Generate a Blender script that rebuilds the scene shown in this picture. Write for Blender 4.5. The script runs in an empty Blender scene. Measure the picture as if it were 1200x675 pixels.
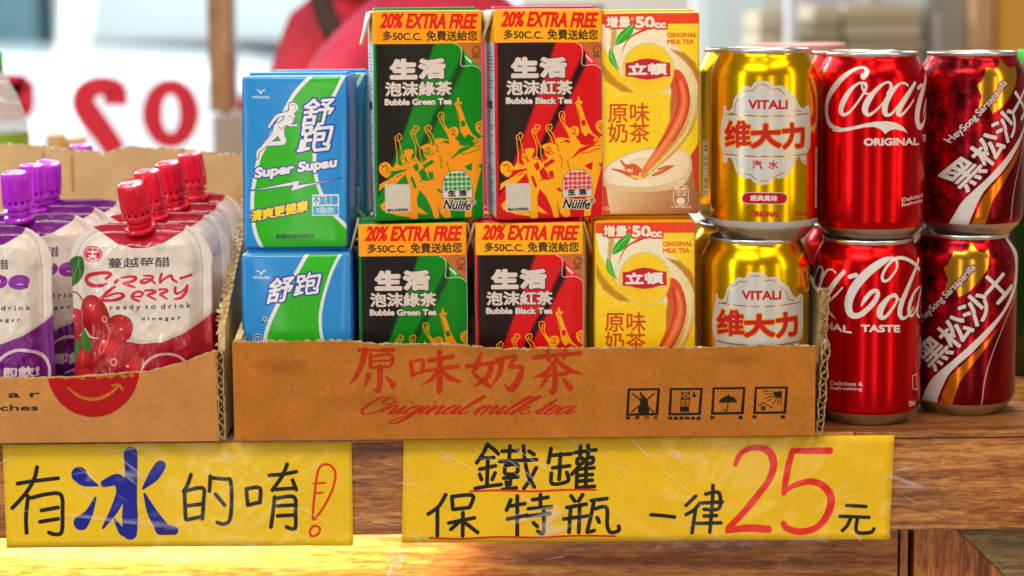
import bpy, bmesh, math, random
import numpy as np
from math import sin, cos, tan, pi, radians, asin, sqrt, atan2
from mathutils import Vector, Matrix, noise
random.seed(7)
SC = bpy.context.scene
COL = SC.collection

# ------------------------------------------------------------------ camera
FPX = 2050.0; PITCH = radians(6); CH = .260; CD = 1.055; ROLL = radians(.55); CY = 227.5
cam = bpy.data.cameras.new('camera'); camo = bpy.data.objects.new('camera', cam); COL.objects.link(camo)
cam.sensor_width = 36; cam.lens = 36 * FPX / 1200; cam.clip_start = .05; cam.clip_end = 200
cam.shift_y = -(337.5 - CY) / 1200
camo.matrix_world = (Matrix.Translation((0, -CD, CH)) @ Matrix.Rotation(pi / 2 - PITCH, 4, 'X')
                     @ Matrix.Rotation(-ROLL, 4, 'Z'))
cam.dof.use_dof = True; cam.dof.focus_distance = 1.075; cam.dof.aperture_fstop = 4.8
SC.camera = camo

# ------------------------------------------------------------------ world and lamps
wd = bpy.data.worlds.new('World'); SC.world = wd; wd.use_nodes = True
wd.node_tree.nodes['Background'].inputs[0].default_value = (1.0, .93, .84, 1)
wd.node_tree.nodes['Background'].inputs[1].default_value = .23

def area(name, loc, target, sx, sy, power, col, spread=180):
    l = bpy.data.lights.new(name, 'AREA'); l.shape = 'RECTANGLE'; l.size = sx; l.size_y = sy
    l.energy = power; l.color = col; l.spread = radians(spread)
    o = bpy.data.objects.new(name, l); COL.objects.link(o); o.location = loc
    d = Vector(target) - Vector(loc); o.rotation_euler = d.to_track_quat('-Z', 'Y').to_euler()
    return o
# shop ceiling tubes: above and in front of the counter, and the street daylight from the window side, plus added fill and streak lamps
area('ceiling_tube_near', (-.55, -1.15, 1.35), (-.05, 0, .1), 1.2, .12, 16, (1, .95, .87))
area('ceiling_tube_right', (.75, -.9, 1.35), (.1, 0, .1), .9, .10, 5.0, (1, .86, .68))
area('ceiling_tube_over_shelf', (0.1, .35, 1.3), (0, .05, .1), 1.0, .10, 4, (1, .93, .82))
area('side_light_left', (-1.0, -.75, .35), (-.05, 0, .1), .10, .9, 3.2, (.92, .96, 1))
area('side_light_right', (.95, -.55, .4), (.2, 0, .12), .08, .8, 1.3, (1, .8, .6))
area('window_daylight', (-1.0, 1.05, .9), (-.3, .1, .1), 1.0, .8, 7, (.80, .92, 1))
area('street_daylight', (-1.2, 2.6, 4.2), (-.9, 5.2, -.4), 5, 3, 600, (.88, .96, 1))
area('back_room_tube', (.7, 1.6, 1.7), (.6, 2.2, .1), 1.2, .2, 16, (1, .95, .88))
area('person_fill_lamp', (-1.2, 1.9, .9), (-.1, 1.15, .15), .6, .6, 30, (.9, .96, 1))  # added fill lamp that brightens the customers
area('streak_lamp_left', (-.50, -1.9, .02), (.1, 0, .10), .10, 1.3, 2.0, (1, .97, .92))  # this and the next two: unseen lamps added for upright streaks on the cans
area('streak_lamp_mid', (.42, -2.1, .02), (.1, 0, .10), .16, 1.3, 2.6, (1, .92, .80))
area('streak_lamp_right', (1.30, -1.3, .05), (.2, 0, .10), .14, 1.1, 1.8, (1, .84, .62))
for i, (x, y, z, e) in enumerate([(-.25, -.35, 1.05, 1.5), (.12, -.42, 1.0, 1.5), (.42, -.30, 1.0, 1.3)]):
    l = bpy.data.lights.new('ceiling_spot', 'POINT'); l.energy = e; l.color = (1, .78, .5); l.shadow_soft_size = .022
    o = bpy.data.objects.new('ceiling_spot', l); COL.objects.link(o); o.location = (x, y, z)
# warm strip lamp under the rail, lighting the left of the lower panel
area('under_rail_lamp', (-.225, .0075, -.0665), (-.225, .034, -.088), .36, .005, .68, (1, .86, .62))
vs = SC.view_settings; vs.view_transform = 'Standard'; vs.look = 'None'; vs.exposure = 0; vs.gamma = 1
SC.view_settings.use_curve_mapping = False
SC.cycles.use_denoising = True
SC.cycles.max_bounces = 8; SC.cycles.transparent_max_bounces = 16
SC.cycles.caustics_reflective = False; SC.cycles.caustics_refractive = False
SC.cycles.sample_clamp_indirect = 6

# ------------------------------------------------------------------ sight-line helpers (photo pixel -> point on an upright plane)
_f = Vector((0, cos(PITCH), -sin(PITCH))); _u = Vector((0, sin(PITCH), cos(PITCH))); _r = Vector((1, 0, 0))
_r2 = _r * cos(ROLL) - _u * sin(ROLL); _u2 = _u * cos(ROLL) + _r * sin(ROLL)
def WP(px, py, Y):
    r = _f + _r2 * ((px - 600) / FPX) - _u2 * ((py - CY) / FPX)
    t = (Y + CD) / r.y
    return r.x * t, CH + r.z * t
def plane_tf(Y, x0, ztop):
    """photo px -> mm right of x0 / below ztop on the plane at depth Y"""
    def tf(p):
        o = []
        for a, b in p:
            X, Z = WP(a, b, Y); o.append(((X - x0) * 1000, (ztop - Z) * 1000))
        return np.array(o)
    return tf
def quad_tf(TL, TR, BR, BL, w, h):
    src = [TL, TR, BR, BL]; dst = [(0, 0), (w, 0), (w, h), (0, h)]
    A = []; b = []
    for (x, y), (u, v) in zip(src, dst):
        A.append([x, y, 1, 0, 0, 0, -u * x, -u * y]); b.append(u)
        A.append([0, 0, 0, x, y, 1, -v * x, -v * y]); b.append(v)
    H = np.append(np.linalg.solve(np.array(A, float), np.array(b, float)), 1).reshape(3, 3)
    def tf(p):
        p = np.asarray(p, float); q = np.c_[p, np.ones(len(p))] @ H.T
        return q[:, :2] / q[:, 2:3]
    return tf
def can_tf(xc, R, y0, s, rmm, hmm, off=0.0):
    """photo px on an upright can -> mm on its unrolled label; off = turn of the label in degrees"""
    def tf(p):
        p = np.asarray(p, float)
        sn = np.clip((p[:, 0] - xc) / R, -.985, .985)
        # keep a smooth continuation past the visible limb
        ex = (p[:, 0] - xc) / R - sn
        th = np.arcsin(sn) + ex * 1.6
        sphi = (p[:, 1] - 12) / FPX
        z = (y0 - (p[:, 1] - R * sphi * np.cos(th))) / s
        return np.c_[(th - radians(off)) * rmm + pi * rmm, hmm - z]
    return tf
def Zc(x0, y0, s):
    """coordinates read in an enlargement of the photograph -> photo px"""
    return lambda *pts: [(x0 + a / s, y0 + b / s) for a, b in pts]

# ------------------------------------------------------------------ print artwork: shapes and lettering drawn in numpy, used as label print
_gl = {}
def glyph(s):
    if s in _gl: return _gl[s]
    c = bpy.data.curves.new('t', 'FONT'); c.body = s; c.size = 1; c.resolution_u = 4
    o = bpy.data.objects.new('t', c); COL.objects.link(o)
    dg = bpy.context.evaluated_depsgraph_get(); ev = o.evaluated_get(dg); m = ev.to_mesh()
    co = np.array([v.co[:2] for v in m.vertices]).reshape(-1, 2); cnt = {}
    for p in m.polygons:
        for e in p.edge_keys: cnt[e] = cnt.get(e, 0) + 1
    seg = np.array([e for e, n in cnt.items() if n == 1]).reshape(-1, 2)
    ev.to_mesh_clear(); bpy.data.objects.remove(o); bpy.data.curves.remove(c)
    _gl[s] = (co[seg[:, 0]], co[seg[:, 1]])
    return _gl[s]
def smooth(p, closed=False, n=6):
    p = [np.array(q, float) for q in p]; N = len(p); o = []
    rng = range(N) if closed else range(N - 1)
    for i in rng:
        if closed: a, b, c, d = p[i - 1], p[i], p[(i + 1) % N], p[(i + 2) % N]
        else: a, b, c, d = p[max(i - 1, 0)], p[i], p[i + 1], p[min(i + 2, N - 1)]
        for k in range(n):
            t = k / n
            o.append(.5 * ((2 * b) + (-a + c) * t + (2 * a - 5 * b + 4 * c - d) * t * t + (-a + 3 * b - 3 * c + d) * t ** 3))
    if not closed: o.append(p[-1])
    return o
class Art:
    def __init__(s, w, h, ppm, tf, base, mask=0.0, mpp=1 / 1.95):
        s.w, s.h, s.ppm, s.tf = w, h, ppm, tf
        s.W, s.H = int(round(w * ppm)), int(round(h * ppm))
        s.a = np.zeros((s.H, s.W, 4), np.float32); s.a[..., :3] = np.array(base, np.float32) / 255; s.a[..., 3] = mask
        s.k = mpp * ppm          # canvas px per photo px
    def C(s, pts): return np.asarray(s.tf(pts), float) * s.ppm
    def _blend(s, x0, y0, cov, col, m, alpha=1.0):
        h, w = cov.shape; v = s.a[y0:y0 + h, x0:x0 + w]
        cov = cov * alpha
        if callable(col):
            yy, xx = np.mgrid[y0:y0 + h, x0:x0 + w]
            c = np.asarray(col(xx / s.ppm, yy / s.ppm), np.float32) / 255
        else: c = np.array(col, np.float32) / 255
        v[..., :3] += (c - v[..., :3]) * cov[..., None]
        if m is not None: v[..., 3] += (m - v[..., 3]) * cov
    def _sdf(s, A, B, pad, sign=True):
        lo = np.floor(np.minimum(A.min(0), B.min(0)) - pad).astype(int); hi = np.ceil(np.maximum(A.max(0), B.max(0)) + pad).astype(int) + 1
        lo = np.maximum(lo, 0); hi = np.minimum(hi, (s.W, s.H))
        if (hi <= lo).any(): return None
        w, h = hi - lo; D = np.full((h, w), float(pad)); ins = np.zeros((h, w), bool)
        xs = np.arange(w) + lo[0] + .5; ys = np.arange(h) + lo[1] + .5
        for a, b in zip(A, B):
            i0 = max(int(min(a[0], b[0]) - pad) - lo[0], 0); i1 = min(int(max(a[0], b[0]) + pad) + 2 - lo[0], w)
            j0 = max(int(min(a[1], b[1]) - pad) - lo[1], 0); j1 = min(int(max(a[1], b[1]) + pad) + 2 - lo[1], h)
            if i1 > i0 and j1 > j0:
                X = xs[i0:i1][None] - a[0]; Y = ys[j0:j1][:, None] - a[1]; d = b - a; L = d @ d + 1e-12
                t = np.clip((X * d[0] + Y * d[1]) / L, 0, 1)
                np.minimum(D[j0:j1, i0:i1], np.hypot(X - t * d[0], Y - t * d[1]), out=D[j0:j1, i0:i1])
            if sign and a[1] != b[1]:
                ya, yb = sorted((a[1], b[1])); r = np.nonzero((ys >= ya) & (ys < yb))[0]
                if len(r):
                    xc = a[0] + (ys[r] - a[1]) * (b[0] - a[0]) / (b[1] - a[1])
                    ins[r] ^= xs[None] < xc[:, None]
        if sign: D = np.where(ins, -D, D)
        return lo, D
    def _paint(s, A, B, col, grow, soft, outline, alpha, m):
        pad = max([grow] + [grow + o[0] * s.k for o in outline]) + soft + 2
        r = s._sdf(A, B, pad)
        if r is None: return
        lo, D = r
        for o in outline:
            s._blend(lo[0], lo[1], np.clip(.5 - (D - grow - o[0] * s.k), 0, 1), o[1], o[2] if len(o) > 2 else m, alpha)
        s._blend(lo[0], lo[1], np.clip(.5 - (D - grow) / soft, 0, 1), col, m, alpha)
    def poly(s, pts, col, sm=False, grow=0, soft=1, outline=(), alpha=1, m=None):
        if sm: pts = smooth(pts, True)
        p = [np.array(q, float) for q in pts]; o = []
        for i in range(len(p)):           # subdivide so curved mappings stay curved
            a, b = p[i], p[(i + 1) % len(p)]; n = max(1, int(np.hypot(*(b - a)) / 12))
            o += [a + (b - a) * k / n for k in range(n)]
        c = s.C(o); s._paint(c, np.roll(c, -1, 0), col, grow * s.k, soft, outline, alpha, m)
    def text(s, t, p0, p1, h, col, bold=0, outline=(), shear=0, up=None, alpha=1, m=None, soft=1):
        ga, gb = glyph(t)
        if not len(ga): return
        al = np.r_[ga, gb]; mn = al.min(0); mx = al.max(0)
        p0 = np.array(p0, float); p1 = np.array(p1, float); d = p1 - p0
        n = np.array((d[1], -d[0])) / np.hypot(*d) if up is None else np.array(up, float)
        e = d / np.hypot(*d)
        def mp(g):
            a = (g[:, :1] - mn[0]) / max(mx[0] - mn[0], 1e-6); b = (g[:, 1:] - mn[1]) / max(mx[1] - mn[1], .12)
            return p0 + a * d + b * h * n + b * h * shear * e
        s._paint(s.C(mp(ga)), s.C(mp(gb)), col, bold * s.k, soft, outline, alpha, m)
    def stroke(s, pts, w, col, sm=True, outline=(), alpha=1, m=None, soft=1, n=6):
        ws = list(w) if hasattr(w, '__len__') else [w] * len(pts)
        q = [(a, b, c) for (a, b), c in zip(pts, ws)]
        if len(q) == 1: q = q * 2; sm = False
        if sm and len(q) > 2: q = smooth(q, False, n)
        q = np.array(q, float); c = s.C(q[:, :2]); r = q[:, 2] * s.k / 2
        pad = r.max() + max([0] + [o[0] * s.k for o in outline]) + soft + 2
        lo = np.maximum(np.floor(c.min(0) - pad).astype(int), 0); hi = np.minimum(np.ceil(c.max(0) + pad).astype(int) + 1, (s.W, s.H))
        if (hi <= lo).any(): return
        wd_, ht = hi - lo; D = np.full((ht, wd_), float(pad))
        xs = np.arange(wd_) + lo[0] + .5; ys = np.arange(ht) + lo[1] + .5
        for i in range(len(c) - 1):
            a, b = c[i], c[i + 1]
            i0 = max(int(min(a[0], b[0]) - pad) - lo[0], 0); i1 = min(int(max(a[0], b[0]) + pad) + 2 - lo[0], wd_)
            j0 = max(int(min(a[1], b[1]) - pad) - lo[1], 0); j1 = min(int(max(a[1], b[1]) + pad) + 2 - lo[1], ht)
            if i1 <= i0 or j1 <= j0: continue
            X = xs[i0:i1][None] - a[0]; Y = ys[j0:j1][:, None] - a[1]; d = b - a; L = d @ d + 1e-12
            t = np.clip((X * d[0] + Y * d[1]) / L, 0, 1)
            np.minimum(D[j0:j1, i0:i1], np.hypot(X - t * d[0], Y - t * d[1]) - (r[i] + t * (r[i + 1] - r[i])), out=D[j0:j1, i0:i1])
        for o in outline:
            s._blend(lo[0], lo[1], np.clip(.5 - (D - o[0] * s.k), 0, 1), o[1], o[2] if len(o) > 2 else m, alpha)
        s._blend(lo[0], lo[1], np.clip(.5 - D / soft, 0, 1), col, m, alpha)
    def ell(s, cx, cy, rx, ry, col, rot=0, **k):
        a = np.linspace(0, 2 * pi, 33)[:-1]; x = rx * np.cos(a); y = ry * np.sin(a); r = radians(rot)
        s.poly(list(zip(cx + x * cos(r) - y * sin(r), cy + x * sin(r) + y * cos(r))), col, **k)
    def grain(s, amp, cell=6, seed=1):
        rg = np.random.default_rng(seed); h, w = s.H // cell + 2, s.W // cell + 2
        g = rg.normal(0, 1, (h, w)); g = np.kron(g, np.ones((cell, cell)))[:s.H, :s.W]
        s.a[..., :3] = np.clip(s.a[..., :3] * (1 + amp * g[..., None]), 0, 1)
    def image(s, name):
        im = bpy.data.images.new(name, s.W, s.H, alpha=True); im.alpha_mode = 'CHANNEL_PACKED'
        im.pixels.foreach_set(np.ascontiguousarray(np.clip(s.a[::-1], 0, 1)).ravel().astype(np.float32)); im.update()
        return im
def lin(c0, c1, p0, p1):
    """two-colour gradient between two points in mm on the label"""
    c0 = np.array(c0, float); c1 = np.array(c1, float); d = np.array(p1, float) - p0; L = d @ d
    return lambda x, y: c0 + (c1 - c0) * np.clip(((x - p0[0]) * d[0] + (y - p0[1]) * d[1]) / L, 0, 1)[..., None]
def rad(c0, c1, p, r, g=1.0):
    c0 = np.array(c0, float); c1 = np.array(c1, float)
    return lambda x, y: c0 + (c1 - c0) * (np.clip(np.hypot(x - p[0], y - p[1]) / r, 0, 1) ** g)[..., None]

# ------------------------------------------------------------------ materials
def srgb(*c):
    return tuple(((v / 255) / 12.92 if v / 255 <= .04045 else ((v / 255 + .055) / 1.055) ** 2.4) for v in c) + (1,)
class NT:
    def __init__(s, name):
        s.m = bpy.data.materials.new(name); s.m.use_nodes = True; s.t = s.m.node_tree; s.n = s.t.nodes
        s.b = s.n['Principled BSDF']; s.out = s.n['Material Output']
    def add(s, ty, **k):
        n = s.n.new(ty)
        for a, b in k.items(): setattr(n, a, b)
        return n
    def link(s, a, b): s.t.links.new(a, b)
    def noise(s, scale, detail=4, vec=None, rough=.6, dist=0):
        n = s.add('ShaderNodeTexNoise'); n.inputs['Scale'].default_value = scale; n.inputs['Detail'].default_value = detail
        n.inputs['Roughness'].default_value = rough; n.inputs['Distortion'].default_value = dist
        if vec is None: vec = s.coord()
        s.link(vec, n.inputs['Vector']); return n.outputs['Fac']
    def coord(s, scale=(1, 1, 1), kind='Object', loc=(0, 0, 0), rot=(0, 0, 0)):
        c = s.add('ShaderNodeTexCoord'); mp = s.add('ShaderNodeMapping'); mp.inputs['Scale'].default_value = scale
        mp.inputs['Location'].default_value = loc
        src = c.outputs[kind]
        if any(rot):
            m0 = s.add('ShaderNodeMapping'); m0.inputs['Rotation'].default_value = rot; s.link(src, m0.inputs['Vector']); src = m0.outputs[0]
        s.link(src, mp.inputs['Vector']); return mp.outputs[0]
    def ramp(s, fac, stops):
        r = s.add('ShaderNodeValToRGB'); e = r.color_ramp.elements
        while len(e) < len(stops): e.new(.5)
        for q, (p, c) in zip(e, stops): q.position = p; q.color = c
        s.link(fac, r.inputs[0]); return r.outputs[0]
    def bump(s, h, strength, dist=.001, target=None):
        b = s.add('ShaderNodeBump'); b.inputs['Strength'].default_value = strength; b.inputs['Distance'].default_value = dist
        s.link(h, b.inputs['Height']); s.link(b.outputs[0], (target or s.b).inputs['Normal']); return b
    def mul(s, a, b, fac=1.0, mode='MULTIPLY'):
        m = s.add('ShaderNodeMix', data_type='RGBA', blend_type=mode); m.inputs[0].default_value = fac
        s.link(a, m.inputs[6])
        if isinstance(b, tuple): m.inputs[7].default_value = b
        else: s.link(b, m.inputs[7])
        return m.outputs[2]
def mat(name, col, rough=.5, metal=0, bump=0, bscale=400, vary=0, coat=0, spec=.5, trans=0, emit=0):
    t = NT(name); t.b.inputs['Base Color'].default_value = srgb(*col); t.b.inputs['Roughness'].default_value = rough
    t.b.inputs['Metallic'].default_value = metal; t.b.inputs['Coat Weight'].default_value = coat
    t.b.inputs['Specular IOR Level'].default_value = spec; t.b.inputs['Transmission Weight'].default_value = trans
    if emit:
        t.b.inputs['Emission Color'].default_value = srgb(*col); t.b.inputs['Emission Strength'].default_value = emit
    if vary:
        r = t.ramp(t.noise(bscale * .2), [(.3, tuple(v * (1 - vary) for v in srgb(*col)[:3]) + (1,)), (.7, tuple(min(1, v * (1 + vary)) for v in srgb(*col)[:3]) + (1,))])
        t.link(r, t.b.inputs['Base Color'])
    if bump: t.bump(t.noise(bscale), bump)
    return t.m
def print_mat(name, art, rough=.35, metal=False, coat=.0, bump=.15, bscale=(60, 60, 60), spec=.35):
    t = NT(name); im = t.add('ShaderNodeTexImage'); im.image = art.image(name); im.extension = 'EXTEND'; im.interpolation = 'Cubic'
    uv = t.add('ShaderNodeUVMap'); uv.uv_map = 'UVMap'; t.link(uv.outputs[0], im.inputs[0])
    t.link(im.outputs[0], t.b.inputs['Base Color']); t.b.inputs['Roughness'].default_value = rough
    t.b.inputs['Coat Weight'].default_value = coat; t.b.inputs['Coat Roughness'].default_value = .12; t.b.inputs['Specular IOR Level'].default_value = spec
    if metal:
        t.link(im.outputs[1], t.b.inputs['Metallic'])
        r = t.add('ShaderNodeMapRange'); r.inputs[3].default_value = .40; r.inputs[4].default_value = rough
        t.link(im.outputs[1], r.inputs[0]); t.link(r.outputs[0], t.b.inputs['Roughness'])
    if bump: t.bump(t.noise(1, 3, t.coord(bscale)), bump, .002)
    return t.m
def wood(name, dark, mid, light, seed=0, axis='X', rough=.38, scale=1.0):
    t = NT(name)
    sc = {'X': (9 * scale, 130 * scale, 130 * scale), 'Z': (130 * scale, 130 * scale, 9 * scale)}[axis]
    v = t.coord(sc, loc=(seed * 3.1, seed * 1.7, seed))
    v2 = t.coord(tuple(q * .2 for q in sc), loc=(seed * 5.3, seed, 0))
    g1 = t.noise(1.0, 8, v, .7, .6); g2 = t.noise(1.0, 4, v2, .6, 2.2)
    fine = t.noise(1.0, 4, t.coord(tuple(q * (4 if q > 10 * scale else 9) for q in sc), loc=(seed, 0, seed)), .8)
    mm = t.add('ShaderNodeMath', operation='ADD'); t.link(g1, mm.inputs[0]); t.link(g2, mm.inputs[1])
    m2 = t.add('ShaderNodeMath', operation='MULTIPLY_ADD'); t.link(fine, m2.inputs[0]); m2.inputs[1].default_value = .9; t.link(mm.outputs[0], m2.inputs[2])
    m3 = t.add('ShaderNodeMath', operation='MULTIPLY'); t.link(m2.outputs[0], m3.inputs[0]); m3.inputs[1].default_value = .345
    c = t.ramp(m3.outputs[0], [(.43, srgb(*dark)), (.505, srgb(*mid)), (.58, srgb(*light))])
    pv = t.noise(1.0, 2, t.coord(tuple(q * (7 if q > 10 * scale else 9) for q in sc), loc=(seed * 2, seed, 1)), .6)
    pr = t.ramp(pv, [(.36, (.50, .42, .36, 1)), (.46, (1, 1, 1, 1))])
    c = t.mul(c, pr, .8)
    t.link(c, t.b.inputs['Base Color']); t.b.inputs['Roughness'].default_value = rough
    t.b.inputs['Coat Weight'].default_value = .25; t.b.inputs['Coat Roughness'].default_value = .25
    sx = t.noise(1.0, 1, t.coord((30, 14, 90), loc=(seed, 2, seed), rot=(0, .25, 0)), .5)
    rr = t.ramp(sx, [(.45, (rough + .12,) * 3 + (1,)), (.6, (rough - .08,) * 3 + (1,))]); t.link(rr, t.b.inputs['Roughness'])
    t.bump(m3.outputs[0], .35, .0008)
    return t.m
def clear_mat(name, rough=.08, gloss=.02, bs=(18, 60, 40), strength=.25, tint=(1, 1, 1, 1), milky=.02, streak=.6, rot=-.6):
    """thin clear plastic film: see-through, with the glints on its creases put in as white diffuse streaks"""
    t = NT(name); t.n.remove(t.b)
    tr = t.add('ShaderNodeBsdfTransparent'); tr.inputs[0].default_value = tint
    gl = t.add('ShaderNodeBsdfGlossy'); gl.inputs['Roughness'].default_value = rough
    df = t.add('ShaderNodeBsdfDiffuse'); df.inputs[0].default_value = (.9, .9, .88, 1)
    def crease(rot, sc, seed, wdt, lo):
        v = t.coord(sc, loc=(seed, 0, seed), rot=(0, rot, 0)); n1 = t.noise(1, 1, v, .4, .25)
        ab = t.add('ShaderNodeMath', operation='SUBTRACT'); ab.inputs[1].default_value = .5; t.link(n1, ab.inputs[0])
        a2 = t.add('ShaderNodeMath', operation='ABSOLUTE'); t.link(ab.outputs[0], a2.inputs[0])
        r = t.add('ShaderNodeMapRange'); r.inputs[1].default_value = 0; r.inputs[2].default_value = wdt; r.inputs[3].default_value = 1; r.inputs[4].default_value = 0
        t.link(a2.outputs[0], r.inputs[0])
        msk = t.noise(1, 2, t.coord((22, 22, 26), loc=(seed * 2, 0, 3)), .6)
        k = t.add('ShaderNodeMapRange'); k.inputs[1].default_value = lo; k.inputs[2].default_value = lo + .08; t.link(msk, k.inputs[0])
        m = t.add('ShaderNodeMath', operation='MULTIPLY'); t.link(r.outputs[0], m.inputs[0]); t.link(k.outputs[0], m.inputs[1]); return m.outputs[0], n1
    c1, n1 = crease(rot, (5, 0, 60), 1.0, .016, .53); c2, n2 = crease(rot + .45, (4, 0, 46), 7.0, .012, .55); c3, n3 = crease(-rot * .5, (6, 0, 40), 4.0, .010, .57)
    s1 = t.add('ShaderNodeMath', operation='ADD'); t.link(c1, s1.inputs[0]); t.link(c2, s1.inputs[1])
    s2 = t.add('ShaderNodeMath', operation='ADD', use_clamp=True); t.link(s1.outputs[0], s2.inputs[0]); t.link(c3, s2.inputs[1])
    b = t.add('ShaderNodeBump'); b.inputs['Strength'].default_value = strength; b.inputs['Distance'].default_value = .001
    t.link(n1, b.inputs['Height']); t.link(b.outputs[0], gl.inputs['Normal'])
    k2 = t.add('ShaderNodeMath', operation='MULTIPLY_ADD'); t.link(s2.outputs[0], k2.inputs[0]); k2.inputs[1].default_value = streak; k2.inputs[2].default_value = milky  # crease glints mixed in as white diffuse colour
    m1 = t.add('ShaderNodeMixShader'); t.link(k2.outputs[0], m1.inputs[0]); t.link(tr.outputs[0], m1.inputs[1]); t.link(df.outputs[0], m1.inputs[2])
    m2 = t.add('ShaderNodeMixShader'); m2.inputs[0].default_value = gloss; t.link(m1.outputs[0], m2.inputs[1]); t.link(gl.outputs[0], m2.inputs[2])
    t.link(m2.outputs[0], t.out.inputs[0])
    return t.m

# ------------------------------------------------------------------ object helpers
def link(name, me, mats, parent=None, loc=None, rot=None, smooth_=True):
    o = bpy.data.objects.new(name, me); COL.objects.link(o)
    if not isinstance(mats, (list, tuple)): mats = [mats]
    if not me.materials:
        for m in mats: me.materials.append(m)
    if parent is not None: o.parent = parent
    if loc is not None: o.location = loc
    if rot is not None: o.rotation_euler = rot
    return o
def thing(name, label, cat, loc=(0, 0, 0), rz=0, group=None, kind=None, tilt=0):
    o = bpy.data.objects.new(name, None); COL.objects.link(o); o.location = loc; o.rotation_euler = (0, tilt, rz)
    o.empty_display_size = .01
    return tag(o, label, cat, group, kind)
def tag(o, label=None, cat=None, group=None, kind=None):
    if label: o['label'] = label
    if cat: o['category'] = cat
    if group: o['group'] = group
    if kind: o['kind'] = kind
    return o
def mesh(name, verts, faces, mi=None, uvs=None, sm=True, autos=None):
    me = bpy.data.meshes.new(name); me.from_pydata([tuple(v) for v in verts], [], faces); 
    if mi is not None: me.polygons.foreach_set('material_index', mi)
    if uvs is not None:
        l = me.uv_layers.new(name='UVMap'); lp = np.zeros(len(me.loops), int); me.loops.foreach_get('vertex_index', lp)
        l.data.foreach_set('uv', np.asarray(uvs, np.float32)[lp].ravel())
    me.polygons.foreach_set('use_smooth', [sm] * len(me.polygons))
    me.update(); 
    if autos is not None: me.set_sharp_from_angle(angle=radians(autos))
    return me
def box_me(name, x0, x1, y0, y1, z0, z1, bev=0.0, seg=2):
    bm = bmesh.new(); bmesh.ops.create_cube(bm, size=1)
    for v in bm.verts: v.co = Vector(((x0 + x1) / 2 + v.co.x * (x1 - x0), (y0 + y1) / 2 + v.co.y * (y1 - y0), (z0 + z1) / 2 + v.co.z * (z1 - z0)))
    if bev: bmesh.ops.bevel(bm, geom=bm.edges[:], offset=bev, segments=seg, affect='EDGES', profile=.5)
    me = bpy.data.meshes.new(name); bm.to_mesh(me); bm.free(); return me
def lathe(name, prof, seg=48, uv=False, mi=None, closed_axis=False):
    """prof: list of (r, z); optional uv: u round, v height fraction"""
    n = len(prof); V = []; F = []; U = []
    z0, z1 = prof[0][1], prof[-1][1]
    for i in range(seg + 1):
        th = -pi + 2 * pi * i / seg
        for r, z in prof:
            V.append((r * sin(th), -r * cos(th), z)); U.append((i / seg, (z - z0) / (z1 - z0 + 1e-9)))
    for i in range(seg):
        for j in range(n - 1): F.append((i * n + j, (i + 1) * n + j, (i + 1) * n + j + 1, i * n + j + 1))
    me = mesh(name, V, F, uvs=U, sm=True)
    bm = bmesh.new(); bm.from_mesh(me)
    bmesh.ops.remove_doubles(bm, verts=bm.verts, dist=1e-6)
    bmesh.ops.recalc_face_normals(bm, faces=bm.faces) if False else None
    bm.to_mesh(me); bm.free(); me.set_sharp_from_angle(angle=radians(38))
    return me
def rbox(name, w, d, h, r, nx=10, nz=16, puff=0.0, wr=0.0, seed=0, lean=0.0):
    """rounded carton, base centre at the origin, front towards -Y. Slots: 0 rest, 1 front, 2 sides. Each face has its own UV"""
    hx, hy, hz = w / 2, d / 2, h / 2
    def ticks(H, n):
        t = [-H, -H + r * .35, -H + r] + [(-H + r) + (2 * H - 2 * r) * i / n for i in range(1, n)] + [H - r, H - r * .35, H]
        return t
    X, Y, Z = ticks(hx, nx), ticks(hy, 4), ticks(hz, nz)
    V = []; F = []; MI = []; U = []
    def face(ax, sgn, A, B, slot):
        base = len(V)
        for a in A:
            for b in B:
                if ax == 0: p = Vector((sgn * hx, a, b)); uv = ((a + hy) / (2 * hy) if sgn > 0 else 1 - (a + hy) / (2 * hy), (b + hz) / (2 * hz))
                elif ax == 1: p = Vector((a, sgn * hy, b)); uv = ((a + hx) / (2 * hx), (b + hz) / (2 * hz))
                else: p = Vector((a, b, sgn * hz)); uv = ((a + hx) / (2 * hx), (b + hy) / (2 * hy))
                inn = Vector((max(-hx + r, min(hx - r, p.x)), max(-hy + r, min(hy - r, p.y)), max(-hz + r, min(hz - r, p.z))))
                dd = p - inn
                if dd.length > 1e-9: p2 = inn + dd.normalized() * r
                else: p2 = p
                fx, fy, fz = [1 - (q / H) ** 2 for q, H in ((p2.x, hx), (p2.y, hy), (p2.z, hz))]
                q = p2 * 25 + Vector((seed * 7.3, 0, seed))
                nn = noise.noise(q)
                if ax == 0: p2.x += sgn * (puff * .6 * fz * fy)
                if ax == 1: p2.y += sgn * (puff * fz * fx)
                nv = Vector((nn, noise.noise(q + Vector((9, 3, 1))), noise.noise(q + Vector((2, 8, 5)))))
                p2 += nv * wr
                p2.z += hz; p2.x += lean * p2.z
                V.append(p2); U.append(uv)
        nb = len(B)
        for i in range(len(A) - 1):
            for j in range(nb - 1):
                q = (base + i * nb + j, base + (i + 1) * nb + j, base + (i + 1) * nb + j + 1, base + i * nb + j + 1)
                if (ax == 1 and sgn > 0) or (ax == 0 and sgn < 0) or (ax == 2 and sgn < 0): q = q[::-1]
                F.append(q); MI.append(slot)
    face(1, -1, X, Z, 1); face(1, 1, X, Z, 0); face(0, -1, Y, Z, 2); face(0, 1, Y, Z, 2); face(2, 1, X, Y, 0); face(2, -1, X, Y, 0)
    me = mesh(name, V, F, MI, U)
    bm = bmesh.new(); bm.from_mesh(me); bmesh.ops.remove_doubles(bm, verts=bm.verts, dist=1e-6); bm.to_mesh(me); bm.free()
    return me
# ================================================================== ARTWORK
WHITE = (232, 228, 226)
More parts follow.
